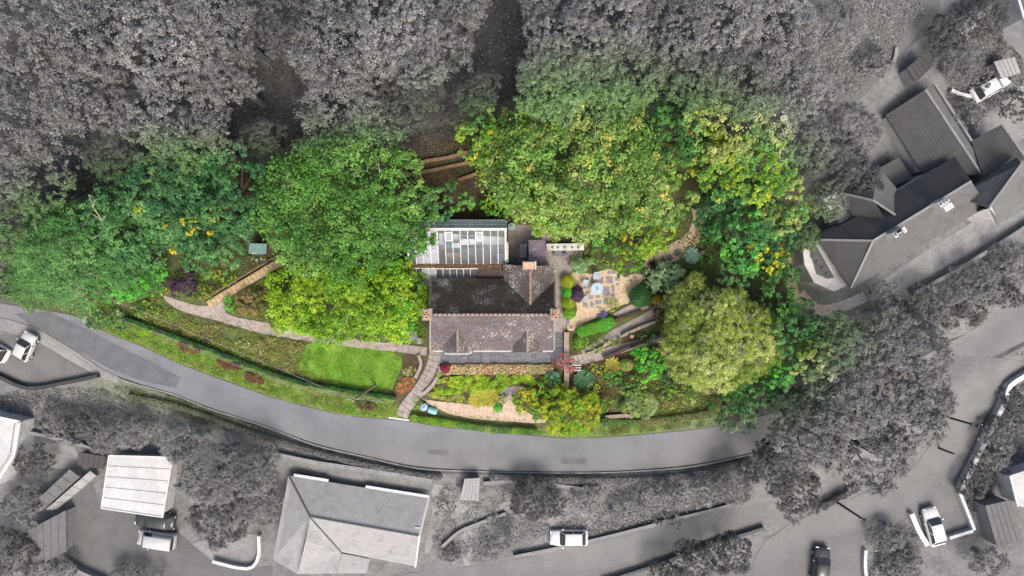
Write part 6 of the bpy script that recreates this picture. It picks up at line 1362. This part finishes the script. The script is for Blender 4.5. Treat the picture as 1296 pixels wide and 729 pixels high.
cover('woodland_ivy', [(140, 200), (330, 190), (520, 160), (640, 130), (640, 280), (515, 285), (350, 330), (230, 345), (80, 380), (30, 350)], 22, .2, .4, [(3, (.03, .08, .025)), (2, (.06, .13, .04)), (1, (.1, .07, .03))], 'ivy and leaf litter under the garden trees', 'ground cover', clump=.7)
cover('shrub_floor', [(690, 290), (740, 320), (790, 350), (830, 330), (880, 290), (990, 240), (1005, 400), (990, 470), (930, 500), (850, 430), (815, 360), (780, 340), (720, 320)], 35, .17, .5, [(3, (.05, .12, .03)), (2, (.09, .16, .04)), (1, (.13, .1, .05))], 'low leafy ground cover under the right hand garden trees', 'ground cover', clump=.7)
cover('clearing_litter', [(495, 190), (530, 165), (590, 155), (640, 200), (650, 270), (540, 283), (500, 260)], 40, .13, .06, [(3, (.16, .09, .045)), (2, (.10, .06, .03)), (1, (.24, .15, .07))], 'brown fallen leaves across the woodland clearing', 'leaf litter')
cover('bed_plants', [(284, 396), (330, 406), (376, 412), (376, 395), (330, 388), (300, 375)], 180, .14, .6, [(3, (.2, .28, .04)), (2, (.12, .24, .03)), (1, (.2, .16, .06))], 'green bed between gravel path and olive bush tree', 'border plants')
cover('bed_plants', [(120, 376), (200, 370), (215, 385), (180, 400), (140, 398), (112, 392)], 170, .14, .6, [(3, (.16, .28, .035)), (2, (.08, .18, .04)), (1, (.3, .24, .08))], 'lush green bed above the road bend bank', 'border plants')

cover('road_leaves', [(140, 423), (221, 457), (310, 490), (440, 526), (560, 540), (690, 552), (815, 549), (915, 537), (915, 541), (815, 554), (690, 558), (560, 546), (440, 532), (310, 496), (221, 463)], 3.5, .12, .02, [(2, (.18, .12, .05)), (1, (.26, .2, .07)), (1, (.1, .07, .03))], 'fallen leaves along the garden side of the road', 'leaf litter', clump=1.2, smooth=0)
cover('bed_plants', [(205, 350), (260, 335), (305, 335), (300, 352), (262, 380), (225, 378)], 170, .14, .5, [(3, (.14, .26, .035)), (2, (.22, .30, .05)), (1, (.08, .15, .03)), (1, (.26, .18, .08))], 'mixed green bed round the purple bush', 'border plants')
cover('bed_plants', [(288, 392), (310, 368), (345, 345), (368, 340), (368, 370), (340, 400), (300, 400)], 170, .14, .5, [(3, (.15, .24, .04)), (2, (.2, .2, .06)), (1, (.08, .15, .03)), (1, (.24, .16, .07))], 'brown and green undergrowth below the boardwalk', 'border plants')
cover('bed_plants', [(310, 300), (345, 300), (362, 322), (300, 358), (292, 345)], 120, .13, .35, [(3, (.16, .17, .06)), (2, (.2, .14, .07)), (1, (.1, .18, .03))], 'rough ground cover round the green roofed shed', 'border plants')
cover('bed_plants', [(820, 500), (870, 505), (905, 500), (930, 505), (900, 520), (840, 527), (800, 527)], 170, .14, .5, [(3, (.16, .2, .05)), (2, (.12, .22, .035)), (1, (.26, .22, .08))], 'olive scrub below the dome tree', 'border plants')
cover('bed_plants', [(720, 425), (745, 424), (775, 412), (770, 424), (738, 445), (722, 450)], 170, .12, .4, [(3, (.16, .28, .035)), (2, (.1, .2, .03)), (1, (.25, .27, .06))], 'green border under the clipped box hedge', 'border plants')
cover('bed_plants', [(845, 255), (872, 250), (876, 290), (868, 305), (840, 315), (850, 280)], 100, .15, .4, [(3, (.13, .2, .04)), (2, (.2, .2, .05)), (1, (.2, .12, .06))], 'leafy border beside the upper sand path', 'border plants')
cover('bed_plants', [(515, 405), (540, 400), (540, 438), (515, 432), (508, 420)], 200, .12, .35, [(3, (.12, .26, .03)), (2, (.2, .32, .03)), (1, (.08, .16, .03))], 'green bed round the pale stone table', 'border plants')
cover('path_weeds', [(205, 383), (236, 397), (262, 403), (292, 412), (330, 423), (376, 430), (422, 439), (422, 434), (376, 425), (330, 418), (292, 407), (262, 398), (236, 392), (210, 380)], 30, .1, .15, [(2, (.14, .24, .04)), (1, (.2, .2, .07))], 'weeds along the lower edge of the long gravel path', 'weeds', clump=.25)
cover('path_weeds', [(545, 513), (565, 523), (600, 530), (640, 533), (690, 535), (690, 531), (640, 528), (600, 525), (567, 518), (550, 511)], 45, .1, .2, [(2, (.14, .26, .04)), (1, (.24, .26, .07))], 'weeds along the road side of the gravel path', 'weeds', clump=.25)
# ------------------------------------------------------------------ monochrome woodland above, every tree its own
WOOD = [  # px, py, rx, ry, height, palette
    (40, 55, 62, 58, 13, GREYA), (130, 40, 60, 62, 14, GREYA), (215, 60, 62, 58, 14, GREYP), (285, 30, 52, 50, 13, GREYA), (225, 135, 72, 52, 13, GREYA), (120, 125, 55, 45, 12, GREYA),
    (30, 150, 50, 55, 12, GREYA), (290, 100, 40, 40, 12, GREYA), (50, 225, 48, 45, 10, GREYA), (20, 290, 40, 50, 9, GREYA), (255, 178, 55, 34, 11, GREYA), (150, 195, 38, 28, 9, GREYD),
    (365, 40, 42, 45, 12, GREYD), (430, 65, 58, 55, 13, GREYA), (505, 40, 62, 52, 14, GREYP), (440, 125, 70, 38, 11, GREYA), (545, 75, 42, 48, 13, GREYA), (590, 15, 32, 30, 12, GREYA), (515, 125, 44, 24, 9, GREYD),
    (605, 120, 28, 26, 8, GREYD), (715, 60, 48, 46, 13, GREYA), (770, 30, 46, 48, 13, GREYP), (790, 85, 45, 46, 12, GREYA), (700, 110, 52, 38, 12, GREYP), (760, 125, 48, 30, 11, GREYP), (680, 12, 28, 22, 11, GREYA),
    (855, 40, 42, 44, 12, GREYA), (915, 25, 48, 46, 12, GREYP), (985, 35, 45, 48, 11, GREYP), (880, 100, 42, 38, 11, GREYA), (940, 100, 50, 42, 12, GREYA), (1000, 110, 38, 44, 10, GREYP), (1010, 180, 30, 45, 9, GREYA),
    (1050, 40, 34, 40, 8, GREYP), (1040, 115, 26, 30, 7, GREYP), (335, 175, 24, 26, 8, GREYD), (-10, 345, 35, 35, 7, GREYA), (40, 365, 38, 22, 6, GREYA)]
GW = 'grey trees of the upper wood'
for i, (x, y, a, b, h, pal) in enumerate(WOOD):
    lab = {id(GREYA): 'mid grey leafy tree in the wood above the garden', id(GREYP): 'pale grey leafy tree in the wood above the garden', id(GREYD): 'dark grey leafy tree in a hollow of the wood above the garden'}[id(pal)]
    tree(x, y, a, b, h + random.uniform(-.6, .6), pal, lab, name='woodland_tree', share=('wood', id(pal), i % 4), group=GW + {id(GREYA): ', mid grey', id(GREYP): ', pale', id(GREYD): ', dark'}[id(pal)])
GROVE = [(1055, 440, 40, 45, 9, GREYA), (1110, 430, 45, 42, 9, GREYA), (1160, 455, 40, 45, 8, GREYA), (1075, 505, 52, 48, 10, GREYA), (1140, 520, 52, 50, 10, GREYA), (1100, 570, 58, 42, 9, GREYA), (1030, 550, 48, 42, 9, GREYA), (1175, 505, 26, 40, 7, GREYA), (985, 590, 40, 38, 7, GREYD), (1010, 625, 38, 26, 6, GREYD), (1000, 520, 34, 30, 8, GREYD)]
for i, (x, y, a, b, h, pal) in enumerate(GROVE):
    tree(x, y, a, b, h, pal, 'mid grey tree in the grove between road end and side road' if pal is GREYA else 'dark grey tree overhanging the lane junction', name='grove_tree', share=('wood', id(pal), i % 4), group='grey grove' if pal is GREYA else 'dark trees at the junction')
SC = [  # singles on the lower and right sides
    (265, 600, 48, 42, 6, GREYA, 'large grey tree between garage and bungalow'), (320, 598, 30, 34, 6, GREYA, 'grey tree close to the bungalow roof'), (278, 655, 44, 34, 4.5, GREYD, 'dark grey rounded tree over the concrete pad'), (225, 560, 26, 24, 4, GREYP, 'pale flowering grey tree above the garage'), (330, 640, 20, 32, 4, GREYA, 'narrow grey tree beside the bungalow wing'),
    (70, 540, 22, 17, 3.5, GREYA, 'grey bush at the start of the hillside row'), (100, 545, 24, 20, 3.5, GREYD, 'dark bush in the hillside row'), (135, 552, 26, 22, 4, GREYA, 'grey bush in the middle of the hillside row'), (170, 548, 22, 20, 4, GREYP, 'pale bush ending the hillside row'),
    (40, 585, 24, 20, 3, GREYD, 'dark shrub below the white building'), (25, 640, 26, 24, 3, GREYA, 'grey shrub by the long lean-tos'), (10, 700, 34, 28, 3.5, GREYD, 'dark round tree below the outbuildings'), (60, 725, 34, 14, 2.5, GREYA, 'grey shrub under the flat roofed outbuilding'), (170, 728, 40, 10, 2, GREYA, 'grey shrub row at the yard foot'),
    (674, 632, 32, 26, 4, GREYD, 'dark round bush above the parked white car'), (700, 640, 18, 18, 3, GREYD, 'small dark bush against the dark round bush'), (640, 678, 18, 14, 2.5, GREYA, 'grey bush beside the terraced garden path'), (790, 645, 18, 16, 2.5, GREYP, 'pale flowering bush above the lane'), (835, 630, 30, 18, 3, GREYA, 'grey bush on the slope above the lane'), (885, 625, 28, 20, 3, GREYP, 'pale bush on the slope above the lane'), (930, 615, 30, 20, 4, GREYA, 'grey bush at the top of the lane slope'), (745, 628, 24, 13, 2, GREYA, 'low grey bush under the road verge'), (850, 660, 20, 9, 1.5, GREYA, 'low grey bush against the lane wall'),
    (880, 712, 34, 24, 5, GREYD, 'dark tree below the lane'), (925, 700, 32, 26, 6, GREYD, 'taller dark tree below the lane near the junction'), (840, 728, 26, 14, 4, GREYD, 'small dark tree at the foot of the lane'), (565, 640, 12, 10, 1.5, GREYA, 'small grey shrub in the terraced garden'), (572, 700, 12, 10, 1.2, GREYD, 'dark shrub in the terraced garden bed'), (618, 695, 14, 11, 1.2, GREYA, 'grey shrub in the lower terraced bed'), (625, 655, 10, 8, 1.2, GREYP, 'pale shrub on the terraced garden wall'),
    (1060, 200, 34, 44, 7, GREYD, 'dark tree behind the manor house wing'), (1080, 165, 30, 34, 7, GREYA, 'grey tree by the manor track'), (1095, 230, 20, 24, 5, GREYD, 'dark shrub against the manor annexe'), (1045, 255, 22, 28, 6, GREYA, 'grey tree facing the manor bay'), (1020, 300, 14, 22, 4, GREYA, 'grey shrub by the manor bay path'), (1110, 78, 22, 16, 2.5, GREYA, 'grey bush inside the curved meadow wall'),
    (1215, 75, 30, 26, 4, GREYA, 'grey bush between meadow and drive'), (1200, 40, 26, 26, 4, GREYD, 'dark bush at the upper meadow edge'), (1250, 20, 30, 26, 4, GREYD, 'dark bush below the villa'), (1225, 145, 20, 22, 3, GREYA, 'grey shrub between manor and drive'), (1285, 130, 16, 22, 3, GREYD, 'dark shrub beside the manor drive'), (1240, 95, 18, 14, 2.5, GREYA, 'grey shrub beside the pale square shed'),
    (1118, 370, 17, 16, 3.5, GREYP, 'pale round tree on the manor terrace'), (1180, 385, 34, 24, 3.5, GREYA, 'grey shrubbery below the manor terrace'), (1240, 360, 34, 24, 3.5, GREYA, 'grey shrubbery under the manor wall'), (1285, 330, 24, 24, 3, GREYA, 'grey shrubbery at the end of the manor wall'), (1130, 400, 32, 20, 4, GREYD, 'dark shrubbery at the manor path corner'), (1220, 400, 34, 14, 3, GREYD, 'dark hedge bush beside the upper road'), (1275, 375, 30, 12, 2.5, GREYD, 'dark low bush beside the upper road'),
    (1262, 560, 20, 34, 2.5, GREYA, 'grey bush behind the long white wall'), (1285, 520, 18, 28, 2.5, GREYD, 'dark bush behind the upper white wall'), (1235, 610, 18, 24, 2.5, GREYD, 'dark bush behind the lower white wall'), (1250, 712, 30, 18, 3, GREYA, 'grey bush below the flat roofed extension'), (1125, 680, 24, 20, 1.8, GREYA, 'grey bush in the planted corner bed'), (1140, 715, 26, 16, 1.8, GREYA, 'low grey bush at the foot of the corner bed'), (1270, 590, 12, 16, 2, GREYA, 'small bush by the white gabled house')]
for x, y, a, b, h, pal, lab in SC:
    if h >= 4: tree(x, y, a, b, h, pal, lab, name='garden_tree', share=('wood', id(pal), random.randrange(4)))
    else: shrub(x, y, a, b, h, pal, lab, leaf=.2, dens=1.2)
hedge([(165, 500), (230, 515), (300, 540), (350, 556), (420, 577), (520, 598), (560, 603)], .6, .7, [(2, (.12, .17, .06)), (1, (.2, .22, .1))], 'low hedge along the lower side of the main road', leaf=.14)
hedge([(620, 602), (700, 606), (800, 606), (880, 599), (950, 584)], .7, .8, GREYA, 'grey hedge along the road above the terraced gardens', leaf=.15)
hedge([(1036, 640), (1060, 626), (1085, 614)], .7, 1.0, GREYD, 'dark hedge beside the side road junction', leaf=.16)
cover('lower_verge', [(150, 484), (221, 502), (260, 518), (314, 535), (360, 552), (400, 568), (464, 582), (545, 598), (545, 604), (460, 590), (352, 570), (250, 535), (140, 495)], 150, .14, .35, [(2, (.12, .18, .05)), (1, (.2, .22, .09)), (1, (.1, .1, .05))], 'rough grass verge along the lower side of the road', 'verge')
cover('hillside_grass', [(0, 495), (85, 490), (140, 492), (250, 540), (250, 575), (120, 560), (40, 540), (0, 520)], 70, .2, .4, GREYA, 'grey rough grass on the hillside under the bend', 'rough grass')
cover('slope_scrub', [(615, 612), (700, 615), (800, 608), (880, 600), (950, 590), (960, 620), (864, 652), (767, 672), (660, 700), (655, 640)], 55, .2, .6, GREYP, 'grey scrub across the slope above the lane', 'scrub', clump=.8)
cover('terrace_beds', [(548, 605), (640, 605), (655, 640), (650, 705), (560, 716), (545, 690)], 40, .17, .45, GREYA, 'grey beds of the terraced garden by the bungalow', 'border plants')
cover('manor_garden', [(1110, 395), (1150, 375), (1200, 350), (1300, 290), (1300, 375), (1220, 400), (1150, 440), (1100, 410)], 60, .2, .5, GREYA, 'grey planting below the manor house terrace', 'border plants', clump=.8)
cover('upper_garden', [(1190, 0), (1275, 0), (1265, 60), (1300, 60), (1300, 110), (1240, 150), (1225, 170), (1190, 110)], 60, .2, .6, GREYA + GREYD, 'grey garden planting between meadow and villa', 'border plants', clump=.8)
cover('wall_garden', [(1275, 490), (1310, 470), (1310, 600), (1275, 600), (1240, 640), (1230, 660), (1214, 620), (1245, 560)], 70, .2, .6, GREYA + GREYD, 'grey planting behind the long white wall', 'border plants', clump=.7)
cover('corner_bed', [(1098, 694), (1148, 655), (1168, 692), (1165, 740), (1095, 740)], 90, .17, .4, GREYA, 'grey planting in the corner bed by the dark car', 'border plants')
cover('meadow_grass', [(1010, -10), (1185, -10), (1150, 55), (1100, 105), (1040, 155), (1015, 120)], 55, .22, .15, GREYP, 'pale grey meadow grass above the manor house', 'grass', clump=.8)
cover('wood_undergrowth', [(-20, -10), (860, -10), (860, 110), (640, 130), (520, 160), (330, 190), (100, 260), (-20, 330)], 9, .3, .4, GREYD, 'dark undergrowth on the woodland floor', 'undergrowth', clump=1.)
